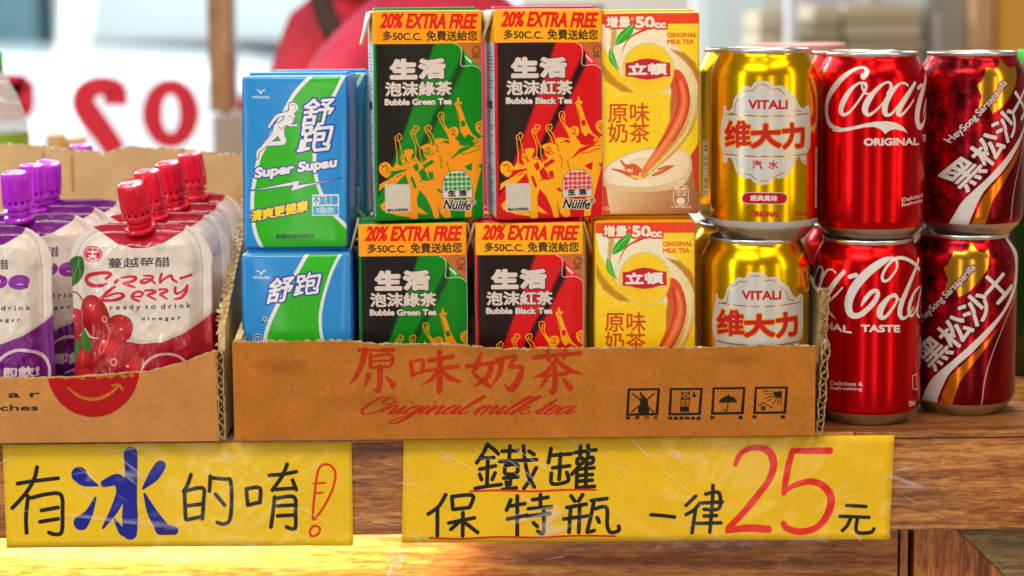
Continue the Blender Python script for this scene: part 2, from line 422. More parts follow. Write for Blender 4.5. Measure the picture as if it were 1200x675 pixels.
# ---- blue sports drink cartons
def art_runner():
    a = Art(62, 106, 8, quad_tf((286.3, 86.4), (409.7, 84.5), (409.5, 288), (287.5, 288), 62, 106), (38, 140, 212))
    B = Zc(270, 70, 2.936); R = Zc(290, 90, 6.138); K = Zc(290, 190, 6.43)
    left = B((290, 40), (230, 105), (185, 190), (140, 270), (108, 330), (93, 400), (85, 450), (84, 500), (88, 550), (100, 600), (125, 655))
    right = B((400, 40), (372, 95), (340, 165), (312, 240), (298, 300), (298, 360), (308, 420), (330, 470), (365, 525), (420, 580))
    a.poly(smooth(left) + smooth(right)[::-1][0:0] + B((420, 655)) + smooth(right)[::-1], (48, 178, 22))
    a.stroke(left, 4.4, WHITE); a.stroke(right, 4.2, WHITE)
    # runner figure
    ol = [(.9, (88, 70, 150))]
    fig = [R((340, 185), (345, 215), (330, 235)),                      # head
           R((335, 235), (318, 262), (300, 300), (262, 335)),          # torso
           R((300, 245), (240, 262), (205, 300), (175, 345)),          # rear arm
           R((350, 262), (338, 300), (318, 328), (372, 328)),          # front arm
           R((258, 345), (262, 400), (278, 450), (200, 462), (150, 470)),   # front leg
           R((240, 340), (215, 400), (160, 455), (120, 500), (95, 520), (92, 565))]   # rear leg
    wd_ = [[7.5, 8, 4.5], [6.5, 9, 7.5, 9], [4, 3.6, 3, 2.4], [3.6, 3, 2.4, 2], [9, 7.5, 5.5, 4.6, 3], [9, 7, 4.6, 3.4, 2.6, 2]]
    for f, w in zip(fig, wd_): a.stroke(f, w, WHITE, outline=ol)
    for f, w in zip(fig, wd_): a.stroke(f, w, WHITE)
    a.stroke(R((320, 180), (350, 170), (372, 190), (375, 215)), 2.2, WHITE, outline=[(.5, (88, 70, 150))])
    a.stroke(R((245, 345), (270, 352), (300, 330)), .7, (120, 110, 175)); a.stroke(R((318, 262), (345, 275), (352, 290)), .7, (120, 110, 175))
    db = (28, 48, 160)
    for ch, q in (('舒', R((394, 338), (612, 318))),):
        a.text(ch, q[0], q[1], 31.5, WHITE, bold=.6, shear=.22, up=(0, -1), outline=[(1.9, db)])
    for ch, q in (('舒', R((394, 338), (612, 318))),):
        a.text(ch, q[0], q[1], 31.5, WHITE, bold=.6, shear=.22, up=(0, -1))
    run_char(a, lambda s: R(*s), 3.9, db, 1.9)
    a.text('舒', *R((394, 338), (612, 318)), 31.5, WHITE, bold=.6, shear=.22, up=(0, -1))
    q = B((92, 405), (368, 367)); a.text('Super Supau', q[0], q[1], 13.5, WHITE, bold=1.0, shear=.28, outline=[(1.3, (40, 50, 165))])
    a.poly(K((50, 190), (345, 128), (412, 115), (395, 150), (560, 130), (725, 96), (450, 162), (345, 195), (365, 148)), WHITE, outline=[(.8, (40, 50, 165))])
    q = K((50, 425), (470, 345)); a.text('清爽更健康', q[0], q[1], 12.5, (250, 215, 20), bold=.7, shear=.2, outline=[(1.3, (45, 50, 150))])
    a.poly(K((506, 222), (700, 222), (706, 230), (706, 380), (700, 386), (510, 386), (504, 378), (504, 230)), WHITE)
    a.poly(K((512, 312), (700, 312), (700, 378), (510, 378)), (70, 165, 225))
    q = K((512, 300), (696, 300)); a.text('不加果糖', q[0], q[1], 10.5, (50, 150, 215), bold=.35)
    q = K((535, 368), (668, 368)); a.text('0脂肪', q[0], q[1], 7.5, WHITE, bold=.1)
    q = K((236, 556), (515, 556)); a.text('維他露食品股份有限公司', q[0], q[1], 5.2, (22, 70, 40), bold=.15)
    q = K((275, 574), (480, 574)); a.text('VITALON FOOD PRODUCTS CO., LTD.', q[0], q[1], 1.5, (22, 70, 40))
    logo_v(a, R)
    a.grain(.022, 3, 2); a.grain(.012, 9, 3); return a
RUN = [[(425, 345), (478, 340), (468, 388), (415, 392), (425, 345)], [(440, 392), (422, 492)], [(440, 438), (470, 434)], [(408, 440), (396, 500)], [(384, 512), (455, 494)],
       [(528, 322), (515, 352), (492, 380)], [(512, 352), (625, 340), (612, 400), (592, 466), (566, 462)], [(508, 392), (568, 386), (558, 430), (502, 434)], [(508, 392), (492, 480), (500, 508), (592, 498), (600, 470)]]
def run_char(a, F, w, db, ow):
    for k in range(2):
        for s in RUN: a.stroke(F(s), w, WHITE, sm=False, outline=[(ow, db)] if k == 0 else ())
def logo_v(a, R, dx=0, dy=0):
    a.stroke(R((88 + dx, 78 + dy), (108 + dx, 84 + dy), (117 + dx, 106 + dy), (126 + dx, 84 + dy), (146 + dx, 78 + dy)), 1.1, WHITE, sm=False)
    a.stroke(R((106 + dx, 95 + dy), (128 + dx, 95 + dy)), .9, WHITE)
    q = R((55 + dx, 140 + dy), (178 + dx, 140 + dy)); a.text('VITALON', q[0], q[1], 2.9, WHITE, bold=.15)
def art_blue_lower():
    a = Art(68, 108, 8, quad_tf((283, 299), (414, 299), (414, 506), (283, 506), 68, 108), (38, 140, 212))
    D = Zc(270, 280, 4.82)
    left = D((450, 85), (410, 150), (375, 205), (330, 275), (285, 350), (240, 440), (205, 530), (190, 600), (175, 700))
    right = D((640, 85), (600, 155), (570, 220), (540, 310), (520, 390), (512, 480), (530, 600), (600, 720))
    a.poly(smooth(left) + smooth(right)[::-1], (48, 178, 22)); a.stroke(left, 4.6, WHITE); a.stroke(right, 3.8, WHITE)
    db = (28, 42, 165)
    for _ in range(2):
        for ch, q in (('舒', D((200, 372), (338, 350))),):
            a.text(ch, q[0], q[1], 28, WHITE, bold=.8, shear=.26, outline=[(1.8, db)] if _ == 0 else (), up=(0, -1))
    run_char(a, lambda s: D(*[(362 + (x - 375) * .61, 205 + (y - 320) * .60 - (x - 375) * .02) for x, y in s]), 3.1, db, 1.7)
    a.stroke(D((150, 185), (170, 192), (178, 208), (186, 192), (203, 182)), 1.2, WHITE, sm=False)
    q = D((130, 230), (228, 230)); a.text('VITALON', q[0], q[1], 2.8, WHITE, bold=.15)
    for q in (D((185, 478), (196, 452), (212, 462)),): a.stroke(q, 1.6, (20, 40, 150), outline=[(.9, WHITE)], sm=False)
    a.ell(*D((184, 478))[0], 1.7, 1.4, (20, 40, 150))
    a.stroke(D((130, 580), (135, 556), (165, 552), (163, 580)), 1.6, (20, 40, 150), outline=[(.9, WHITE)], sm=False)
    a.grain(.022, 3, 2); a.grain(.012, 9, 3); return a

# ---- green / red tea cartons
def art_tea(green):
    ORA = (255, 158, 10) if green else (255, 172, 14)
    base = (2, 128, 14) if green else (216, 12, 20)
    dk = (26, 20, 14) if green else (34, 16, 12)
    FIG = (242, 146, 12) if green else (250, 172, 20)
    a = Art(66, 128, 8, quad_tf((432.2, 11), (562, 11), (561, 261), (432, 261), 66, 128), base)
    G = Zc(415, 0, 2.547); P = Zc(425, 100, 6.752); Q = Zc(425, 170, 6.752)
    # black field and the soft diagonal bands
    a.poly(G((50, 100), (238, 100), (170, 290), (120, 430), (70, 560), (50, 590)), dk, soft=16)
    a.poly(G((345, 100), (372, 100), (215, 400), (150, 540), (140, 520), (200, 390)), tuple(v * .5 for v in dk[:1]) + ((60, 10) if green else (6, 8)), soft=18, alpha=.9)
    a.poly(G((46, 100), (50, 100), (50, 700), (30, 700), (30, 100)), base)
    a.poly(G((30, 0), (400, 0), (400, 130), (30, 130)), ORA)
    q = G((65, 81), (352, 85)); a.text('20% EXTRA FREE', q[0], q[1], 17, (222, 20, 16), bold=.8, shear=.20)
    q = G((71, 119), (190, 121)); a.text('多50C.C.', q[0], q[1], 11, (40, 26, 12), bold=.22)
    q = G((204, 121), (359, 122)); a.text('免費送給您', q[0], q[1], 12, (40, 26, 12), bold=.22)
    # corner peel
    a.poly(G((296, 131), (400, 131), (400, 235), (372, 212)), (196, 104, 52))
    a.poly(G((300, 132), (318, 150), (322, 190), (320, 200), (345, 200), (362, 204), (378, 222), (372, 212)), tuple(min(255, v * 1.1 + 20) for v in base))
    a.stroke(G((290, 131), (306, 140), (311, 160), (309, 198), (340, 198), (360, 204), (378, 222)), .9, (214, 200, 190))
    for i in range(2):
        q = G((322 + i * 5 - 4, 171 + i * 5), (338 + i * 5 - 4, 187 + i * 5)); a.text('FSC認證', q[0], q[1], 2.6, (225, 225, 215), bold=.15)
    bl = (66, 34, 24)
    a.stroke(G((343, 158), (353, 165), (358, 158)), .8, bl, sm=False); a.stroke(G((349, 158), (345, 152), (350, 142), (358, 140), (366, 146), (368, 156), (358, 160)), .9, bl)
    a.stroke(G((358, 160), (358, 166)), .9, bl); q = G((345, 176), (368, 176)); a.text('FSC', q[0], q[1], 3.1, bl, bold=.15)
    # names
    for ch, q in (('生', G((96, 232), (170, 232))), ('活', G((183, 232), (256, 232)))):
        a.text(ch, q[0], q[1], 21, (218, 202, 194), bold=2.0, outline=[(1.0, (46, 22, 14))])
    q = G((78, 286), (277, 286)); a.text('泡沫綠茶' if green else '泡沫紅茶', q[0], q[1], 16, (218, 202, 194), bold=.75, outline=[(.7, (46, 32, 20))])
    q = G((76, 313), (277, 314)); a.text('Bubble Green Tea' if green else 'Bubble Black Tea', q[0], q[1], 6.8, (222, 208, 200), bold=.6, outline=[(.5, (40, 30, 20))])
    # cheering crowd in flat print
    def arm(pts, w=1.1): a.stroke(pts, w, FIG)
    def blob(pts): a.poly(pts, FIG, sm=True)
    # raised forearms drawn as outlines, with fists
    arm(P((225, 645), (224, 560), (217, 490), (213, 440))); arm(P((242, 440), (250, 480), (262, 530), (262, 600)))
    arm(P((213, 442), (210, 415), (232, 398), (240, 385), (262, 402), (258, 425), (242, 442), (228, 436), (235, 415)), 1.2)
    arm(P((368, 615), (376, 540), (368, 470), (342, 400))); arm(P((366, 395), (386, 455), (404, 500), (412, 580), (436, 640)))
    arm(P((342, 402), (336, 370), (360, 345), (365, 325), (392, 328), (402, 352), (385, 368), (366, 392), (352, 385), (362, 362), (380, 352)), 1.3)
    arm(P((506, 475), (486, 420), (458, 375))); arm(P((484, 372), (512, 405), (524, 440), (530, 470)))
    arm(P((458, 378), (450, 345), (468, 328), (494, 324), (499, 348), (486, 372), (470, 368), (476, 346)), 1.3)
    arm(P((648, 425), (606, 350), (572, 290))); arm(P((600, 285), (612, 335), (640, 370)))
    arm(P((572, 292), (558, 250), (566, 226), (590, 222), (604, 240), (600, 288), (584, 270), (586, 245)), 1.2)
    a.poly(P((604, 330), (618, 332), (650, 366), (676, 400), (664, 470), (640, 430), (625, 385)), FIG)
    a.poly(P((704, 182), (690, 160), (698, 145), (710, 140), (714, 108), (728, 104), (730, 138), (752, 142), (754, 156), (734, 166), (748, 195), (765, 250), (790, 320), (830, 400), (880, 440), (850, 470), (770, 430), (738, 380), (730, 300), (712, 235)), FIG)
    a.poly(P((738, 300), (770, 290), (782, 335), (748, 345)), base); a.stroke(P((716, 200), (724, 250), (736, 290)), .9, base); a.stroke(P((706, 160), (722, 158), (728, 172)), .8, base)
    # heads, hair and faces
    blob(P((650, 360), (672, 342), (706, 345), (722, 372), (716, 410), (690, 430), (662, 418), (650, 392)))
    blob(P((860, 330), (884, 306), (925, 305), (930, 420), (900, 408), (868, 378)))
    blob(P((252, 575), (268, 555), (285, 552), (280, 520), (345, 512), (356, 540), (340, 560), (345, 600), (330, 630), (290, 640), (262, 618)))
    blob(P((410, 500), (440, 480), (500, 470), (520, 490), (532, 540), (515, 585), (480, 605), (448, 575), (430, 520)))
    blob(P((520, 455), (545, 432), (600, 432), (655, 455), (645, 500), (600, 500), (580, 545), (545, 560), (525, 520)))
    blob(P((80, 650), (100, 620), (140, 612), (175, 640), (185, 690), (140, 740), (100, 715), (82, 690)))
    # bodies
    body = P((680, 420), (740, 480), (820, 500), (905, 430), (925, 440)) + Q((925, 60), (905, 200), (870, 330), (845, 430), (820, 540), (815, 600), (760, 605), (765, 480), (800, 370), (770, 250), (690, 230), (650, 330), (640, 480), (650, 600), (600, 610), (560, 560), (540, 460), (555, 610), (515, 612), (490, 520), (450, 430), (400, 370), (378, 430), (380, 610), (318, 610), (322, 480), (316, 330), (290, 240), (200, 330), (120, 340), (110, 310), (220, 240), (180, 210), (110, 200), (200, 180), (215, 150), (260, 175), (330, 130), (372, 100), (420, 160), (455, 130), (500, 120), (540, 60), (600, 10), (650, -30), (650, -60))
    a.poly(body, FIG)
    a.poly(Q((80, 320), (130, 290), (160, 300), (75, 375)), FIG)
    a.poly(Q((120, 455), (80, 490), (100, 530), (200, 570), (318, 590), (318, 560), (200, 520)), FIG)
    a.poly(Q((380, 555), (480, 585), (380, 500)), FIG)
    for pp in (P((722, 485), (800, 400), (858, 440), (780, 505)), P((665, 590), (722, 530), (912, 455), (800, 525)), P((600, 445), (640, 455), (650, 480), (610, 470)),
               Q((392, 225), (430, 195), (460, 240), (480, 300), (420, 295)), Q((375, 460), (440, 418), (480, 520), (500, 582), (440, 540)), Q((765, 190), (830, 165), (825, 230), (790, 218)),
               Q((326, 268), (345, 258), (378, 350), (360, 362)), Q((430, 170), (500, 130), (525, 145), (510, 160), (470, 182), (440, 205)), Q((170, 215), (300, 200), (290, 215), (200, 245)),
               Q((350, 175), (385, 150), (400, 200), (375, 225)), Q((470, 230), (510, 225), (515, 280), (480, 285)), Q((535, 370), (560, 365), (585, 400), (560, 400)), Q((880, 180), (925, 170), (925, 210), (890, 205))):
        a.poly(pp, base)
    for pp in (P((872, 335), (892, 322), (906, 340), (894, 362), (908, 388)), P((880, 360), (892, 352)), P((664, 372), (680, 358), (694, 376), (676, 392), (690, 405)), P((700, 432), (742, 424)), P((660, 400), (700, 410)),
               P((275, 600), (264, 580), (290, 574), (300, 600), (322, 622)), P((285, 590), (300, 610), (296, 628)), P((450, 520), (475, 502), (492, 530), (470, 552), (452, 540)), P((468, 515), (476, 540)),
               P((530, 480), (552, 500), (545, 528), (560, 540)), P((570, 470), (600, 462)), P((520, 452), (522, 475), (505, 480)), P((110, 655), (135, 636), (150, 665), (135, 690)), P((100, 640), (125, 650)), P((150, 690), (175, 700)),
               Q((622, 150), (632, 185), (642, 225), (640, 300)), Q((740, 90), (800, 85), (900, 50)), Q((720, 60), (770, 40), (900, 30)), Q((240, 305), (275, 285)), Q((222, 262), (262, 240)), Q((470, 580), (440, 570)), Q((400, 300), (440, 290), (520, 290)),
               Q((560, 100), (580, 130), (575, 200)), Q((660, 130), (700, 100), (720, 70)), Q((330, 110), (372, 130), (420, 120)), Q((440, 60), (470, 90), (520, 80))):
        a.stroke(pp, 1.0, base)
    # label with its caption (the code itself is left out)
    a.poly(Q((122, 320), (323, 320), (323, 550), (122, 550)), (206, 196, 184))
    q = Q((137, 541), (306, 541)); a.text('讓生活更精彩', q[0], q[1], 3.4, (50, 40, 30), bold=.1)
    # arch badge
    arch = Q((588, 443), (586, 340), (600, 275), (640, 235), (703, 222), (766, 235), (806, 275), (822, 340), (824, 443))
    a.poly(arch, (216, 206, 196), outline=[(.5, (60, 40, 30))])
    for j in range(4):
        for i in range(6):
            cx, cy = Q((612 + i * 37, 256 + j * 38))[0]
            if ((cx - Q((704, 0))[0][0]) / 15) ** 2 + ((cy - Q((0, 330))[0][1]) / 13.5) ** 2 > 1.0 and j < 2: continue
            a.poly([(cx - 1.9, cy - 1.8), (cx + 1.9, cy - 1.8), (cx + 1.9, cy + 1.8), (cx - 1.9, cy + 1.8)], (16, 130, 40) if green else (222, 30, 40), alpha=.95)
            a.poly([(cx - 1.9, cy + 1.8), (cx + 1.9, cy + 1.8), (cx + 1.9, cy + 3.7), (cx - 1.9, cy + 3.7)], (150, 190, 140) if green else (226, 140, 136), alpha=.9)
            a.poly([(cx + 1.9, cy - 1.8), (cx + 3.7, cy - 1.8), (cx + 3.7, cy + 1.8), (cx + 1.9, cy + 1.8)], (150, 190, 140) if green else (226, 140, 136), alpha=.9)
    for ch, q in (('生', Q((630, 428), (688, 428))), ('活', Q((718, 428), (778, 428)))):
        a.text(ch, q[0], q[1], 7, (34, 24, 18), bold=.5, outline=[(.8, (220, 210, 198))])
    for k in range(2):
        ow = [(1.0, (222, 214, 204))] if k == 0 else ()
        q = Q((586, 530), (800, 545)); a.text('Nülife', q[0], q[1], 11, (34, 24, 18), bold=.35, shear=.25, outline=ow)
    q = Q((808, 500), (850, 500)); a.text('®', q[0], q[1], 6, (34, 24, 18), bold=.1, outline=[(.7, (222, 214, 204))])
    a.grain(.022, 3, 2); a.grain(.012, 9, 3); return a
def art_side(edge, top, w=44, h=128):
    a = Art(w, h, 6, lambda p: np.array(p, float), (206, 216, 222), mpp=1)
    a.poly([(0, 0), (w, 0), (w, 20), (0, 20)], top); a.poly([(w - 2.5, 20), (w, 20), (w, h), (w - 2.5, h)], edge)
    rg = random.Random(5)
    for i in range(46):
        y = 27 + i * 2.1
        if i in (14, 15, 31, 32): continue
        a.stroke([(4, y), (rg.uniform(20, w - 5), y)], .75, (70, 84, 96), alpha=.75)
    a.poly([(6, 56), (34, 56), (34, 61), (6, 61)], (40, 60, 74)); return a

# ---- yellow milk-tea carton
def art_milk():
    a = Art(60, 122, 8, quad_tf((702.9, 13.5), (817.9, 13.5), (814.6, 248), (700, 248), 60, 122), (252, 206, 6))
    A = Zc(700, 0, 5.192); B = Zc(700, 120, 4.824); O = Zc(690, 0, 2.596)
    # cream background of the swirl
    cream = lin((244, 234, 206), (232, 206, 150), (20, 5), (50, 60))
    a.poly(A((20, 130), (40, 250), (90, 360), (150, 450), (200, 500), (300, 560), (420, 560), (560, 690), (612, 700), (612, 480), (560, 340), (450, 250), (400, 140)), cream, soft=2)
    a.poly(A((400, 120), (612, 120), (640, 330), (612, 470), (560, 345), (490, 285), (430, 240)), (253, 210, 30), soft=14)
    # olive swooshes
    a.poly(A((20, 320), (60, 400), (130, 480), (230, 550), (150, 545), (60, 480), (15, 400)), (196, 138, 22), soft=10)
    a.poly(A((20, 400), (60, 480), (150, 545), (235, 560), (120, 590), (10, 480)), (250, 212, 50), soft=8)
    a.poly(A((440, 290), (520, 310), (580, 370), (612, 440), (612, 520), (560, 410), (500, 340)), (190, 128, 24), soft=10)
    a.poly(A((98, 140), (120, 130), (130, 200), (105, 290), (110, 370), (140, 440), (100, 380), (88, 290)), (206, 166, 92), soft=10)
    # tea pour
    olive = smooth(O((262, 215), (243, 300), (240, 360), (225, 410), (200, 450), (245, 440), (275, 380), (290, 310), (285, 240)), True)
    a.poly(olive, (170, 112, 16), soft=10)
    # cup of milk tea
    body = O((46, 520), (56, 600), (62, 640), (62, 660), (330, 660), (320, 600), (307, 520), (304, 480), (290, 455))
    a.poly(O((20, 655), (20, 545), (26, 535), (62, 575), (70, 655)), (226, 68, 10)); a.poly(O((345, 395), (298, 470), (306, 560), (300, 660), (345, 660)), (214, 58, 14))
    a.poly(body, lin((240, 206, 156), (168, 104, 56), (12, 92), (54, 116)))
    a.poly(smooth(O((40, 540), (48, 500), (90, 470), (150, 448), (220, 440), (285, 452), (303, 480), (300, 520), (270, 560), (200, 575), (120, 575), (60, 565)), True), (226, 190, 140))
    a.poly(smooth(O((44, 530), (55, 500), (95, 472), (155, 452), (225, 445), (282, 457), (297, 485), (285, 520), (250, 545), (180, 560), (110, 558), (60, 548)), True), rad((252, 240, 216), (238, 208, 164), (22, 92), 28))
    a.poly(smooth(O((95, 500), (150, 470), (200, 480), (240, 500), (220, 525), (160, 540), (110, 530)), True), (240, 214, 174), soft=10)
    for pp, w in ((O((70, 505), (95, 512), (118, 520), (140, 530)), [1, 2.5, 4.5, 6]), (O((95, 480), (108, 495), (128, 500), (142, 520)), [1, 2.5, 4.5, 5]), (O((110, 505), (130, 495), (150, 510)), [2, 4, 5]),
                  (O((190, 525), (215, 515), (245, 500)), [2, 3, 1]), (O((205, 508), (230, 500), (250, 498)), [1, 2, 1])):
        a.stroke(pp, w, (222, 92, 24), outline=[(.4, (176, 60, 16))])
    a.poly(smooth(O((285, 180), (320, 240), (328, 300), (310, 380), (262, 450), (205, 500), (168, 532), (158, 528), (200, 470), (262, 400), (296, 320), (300, 240)), True), lin((238, 214, 156), (212, 158, 60), (48, 50), (56, 70)), soft=3)
    a.stroke(O((312, 260), (310, 330), (285, 400), (225, 470), (175, 518)), 3.2, (240, 222, 160), soft=8, alpha=.7)
    a.poly(smooth(O((258, 205), (285, 225), (300, 280), (294, 340), (262, 410), (215, 470), (170, 520), (155, 530), (160, 505), (200, 440), (240, 360), (254, 300), (240, 240)), True), lin((222, 66, 14), (236, 134, 60), (36, 40), (30, 100)), soft=3)
    a.stroke(O((275, 245), (284, 300), (262, 370), (215, 445), (175, 500)), 3.4, (252, 150, 84), soft=12, alpha=.75)
    a.stroke(O((262, 235), (268, 300), (246, 370), (205, 440)), 1.6, (160, 30, 6), soft=6, alpha=.8)
    a.stroke(O((292, 250), (299, 300), (284, 360), (250, 420)), 1.5, (150, 30, 6), soft=6, alpha=.8)
    a.stroke(O((118, 515), (130, 508)), 1.6, (252, 190, 120)); a.stroke(O((128, 528), (140, 530), (155, 535)), 3.4, (250, 200, 90))
    
    # band, volume flash
    a.poly(A((-20, 60), (640, 60), (640, 140), (400, 140), (20, 140), (-20, 142)), (232, 62, 12))
    rd = (216, 44, 8)
    for k in range(2):
        ow = [(1.9, rd)] if k == 0 else ()
        q = A((70, 158), (205, 158)); a.text('增量', q[0], q[1], 12, (240, 222, 200), bold=.6, outline=ow)
        q = A((240, 160), (345, 160)); a.text('50', q[0], q[1], 11.6, (240, 222, 200), bold=1.0, outline=ow)
        q = A((350, 162), (412, 162)); a.text('cc', q[0], q[1], 5.2, (240, 222, 200), bold=.8, outline=ow)
    a.ell(*A((220, 108))[0], 1.7, 1.7, (240, 222, 200)); a.ell(*A((220, 108))[0], 1.0, 1.0, rd)
    a.stroke(A((155, 318), (170, 270), (210, 215), (300, 170), (325, 165)), [.5, 1, 1.6, 3, 1.5], rd)
    # yellow disc with the name plate
    a.ell(*A((308, 415))[0], 29.5, 31.5, (222, 196, 110), soft=6)
    a.ell(*A((308, 415))[0], 27.8, 30, rad((246, 186, 14), (252, 208, 30), (29, 36), 15), soft=3)
    plate = A((177, 372), (215, 368), (262, 352), (305, 346), (350, 352), (395, 368), (437, 372), (437, 452), (395, 454), (350, 466), (305, 472), (262, 466), (215, 454), (177, 452))
    a.poly(plate, (196, 16, 42), outline=[(.5, (206, 150, 30))])
    q = A((195, 443), (415, 441)); a.text('立頓', q[0], q[1], 12.5, (236, 226, 214), bold=.85)
    # leaves
    a.poly(A((115, 262), (140, 200), (185, 160), (225, 140), (228, 165), (205, 215), (160, 250)), lin((40, 170, 40), (20, 120, 30), (16, 30), (20, 42)), sm=True)
    a.stroke(A((118, 260), (165, 205), (225, 145)), .7, (170, 214, 120))
    a.poly(A((88, 285), (78, 320), (88, 370), (140, 415), (125, 370), (110, 320)), (70, 176, 50), sm=True); a.stroke(A((90, 292), (100, 350), (136, 410)), .6, (190, 220, 130))
    for t, y in (('ORIGINAL', 219), ('MILK TEA', 259)):
        q = A((422, y), (595 if y < 230 else 576, y)); a.text(t, q[0], q[1], 4.9, (222, 86, 30), bold=.28)
    for t, y in (('原味', 365), ('奶茶', 425)):
        q = O((60, y), (180, y)); a.text(t, q[0], q[1], 22.5, (206, 74, 12), bold=.35)
    q = B((16, 596), (122, 596)); a.text('300毫升', q[0], q[1], 5.6, (244, 190, 160), bold=.12)
    w = (238, 214, 190)
    pill = [B((430, 470))[0], B((450, 455))[0], B((470, 458))[0], B((492, 475))[0], B((494, 550))[0], B((470, 568))[0], B((430, 568))[0], B((415, 545))[0], B((415, 490))[0]]
    a.stroke(smooth(pill, True) + [pill[0]], .9, w, sm=False)
    for t, y in (('熱量', 483), ('101.4', 500), ('大卡', 518)):
        q = B((430, y), (482, y)); a.text(t, q[0], q[1], 2.9, w, bold=.15)
    q = B((437, 442), (474, 442)); a.text('每份', q[0], q[1], 3, w, bold=.15)
    a.ell(*B((453, 545))[0], 5, 4, w); q = B((400, 585), (510, 585)); a.text('每日參考值百分比', q[0], q[1], 2.4, w, bold=.1)
    a.grain(.022, 3, 2); a.grain(.012, 9, 3); return a

# ---- golden soda can
def art_gold():
    R = 33.5; Wm = 2 * pi * R; Hm = 116
    tf = can_tf(891, 67, 273, 1.85, R, Hm)
    a = Art(Wm, Hm, 6, tf, (248, 188, 8), mask=1.0, mpp=1 / 1.95)
    V = Zc(815, 40, 2.7); S = Zc(820, 90, 3.971)
    sv = (208, 204, 200); W0 = .55
    R0 = (186, 10, 8)
    bandy = smooth(V((-80, 560), (0, 564), (30, 572), (200, 589), (375, 588), (420, 574)))
    # silver band near the base: straight on the can
    yy0 = int((Hm - 13.0) * 6); yy1 = int((Hm - 8.6) * 6); a.a[yy0:yy1, :, :3] = np.array(sv) / 255; a.a[yy0:yy1, :, 3] = .5
    def ornate(g, col, m):
        top = S((105, 130), (118, 158), (140, 140), (150, 100), (180, 70), (192, 52), (215, 45), (232, 50), (248, 30), (275, 22), (300, 22), (330, 30), (345, 45), (370, 42), (400, 52), (412, 70), (440, 90), (462, 130), (480, 145), (500, 130), (512, 140))
        bot = S((515, 230), (512, 320), (496, 350), (496, 400), (478, 392), (462, 360), (440, 400), (420, 440), (380, 462), (350, 462), (335, 480), (300, 492), (270, 492), (245, 480), (232, 465), (195, 462), (160, 430), (140, 380), (120, 370), (110, 395), (92, 385), (92, 350), (80, 300), (82, 230), (92, 170), (95, 130))
        a.poly(smooth(top, False, 4) + smooth(bot, False, 4), col, grow=g, m=m)
    ornate(0, sv, .35)
    gold = (226, 160, 20)
    # inner line of the crest and the scroll lines
    a.stroke(S((128, 168), (150, 166), (158, 120), (190, 85), (212, 66), (240, 66), (262, 44), (300, 40), (330, 60), (368, 60), (400, 90), (432, 118), (442, 150), (470, 158)), 1.1, gold, m=1)
    a.stroke(S((108, 172), (200, 178), (300, 182), (400, 178), (505, 168)), 1.3, gold, m=1)
    a.stroke(S((98, 352), (200, 362), (300, 364), (400, 362), (505, 350)), 1.4, gold, m=1)
    a.stroke(S((160, 372), (175, 410), (200, 440), (232, 448), (262, 470), (300, 476), (332, 462), (370, 446), (405, 430), (432, 400), (448, 370)), 1.1, gold, m=1)
    a.stroke(S((100, 132), (112, 128), (116, 145), (106, 148)), .9, gold, m=1); a.stroke(S((494, 400), (484, 398), (484, 382), (494, 384)), .9, gold, m=1)
    q = S((222, 148), (406, 148)); a.text('VITALI', q[0], q[1], 9.6, R0, bold=.55, m=.2)
    yl = (236, 196, 30)
    chars = (('维', S((106, 322), (230, 318)), 29), ('大', S((238, 322), (375, 318)), 25), ('力', S((390, 326), (490, 318)), 27))
    for k in range(2):
        for ch, q, h in chars:
            a.text(ch, q[0], q[1], h, R0, bold=1.5 if ch != '维' else 1.1, m=.0, outline=[(1.4, (240, 176, 10), .5)] if k == 0 else ())
    a.text('汽', *S((240, 420), (288, 420)), 9.6, R0, bold=.25, m=.2); a.text('水', *S((318, 420), (364, 420)), 9.6, R0, bold=.25, m=.2)
    pl = S((215, 530), (385, 530), (405, 540), (408, 553), (400, 570), (385, 577), (215, 577), (196, 570), (190, 553), (198, 538))
    a.poly(pl, R0, outline=[(1.0, sv), (.0, R0)], m=.3)
    a.text('經典風味', *S((232, 566), (362, 566)), 6.3, (226, 214, 208), bold=.35, m=.2)
    a.text('ORIGINAL', *S((234, 637), (372, 637)), 5.6, R0, bold=.45, m=.0); a.text('330ml', *S((446, 632), (500, 629)), 5.0, R0, bold=.2, m=.3)
    # side panels beyond the badge: column of small print and barcode at the left limb
    for sgn, u0 in ((-1, Wm / 2 - 50), (1, Wm / 2 + 44)):
        x0 = int(u0 * 6)
        a.a[int(60 * 6):int(97 * 6), x0:x0 + 30, :3] = .78; a.a[int(60 * 6):int(97 * 6), x0:x0 + 30, 3] = .2
        rg = np.random.default_rng(3)
        for k in range(int(60 * 6) + 4, int(97 * 6) - 4, 3):
            if rg.random() < .55: a.a[k:k + 2, x0 + 4:x0 + 26, :3] = .16
        for k in range(7):
            yk = int((22 + k * 4.6) * 6); a.a[yk:yk + 4, x0 + 2:x0 + 24, :3] = (.78, .16, .08); a.a[yk:yk + 4, x0 + 2:x0 + 24, 3] = .4
    return a

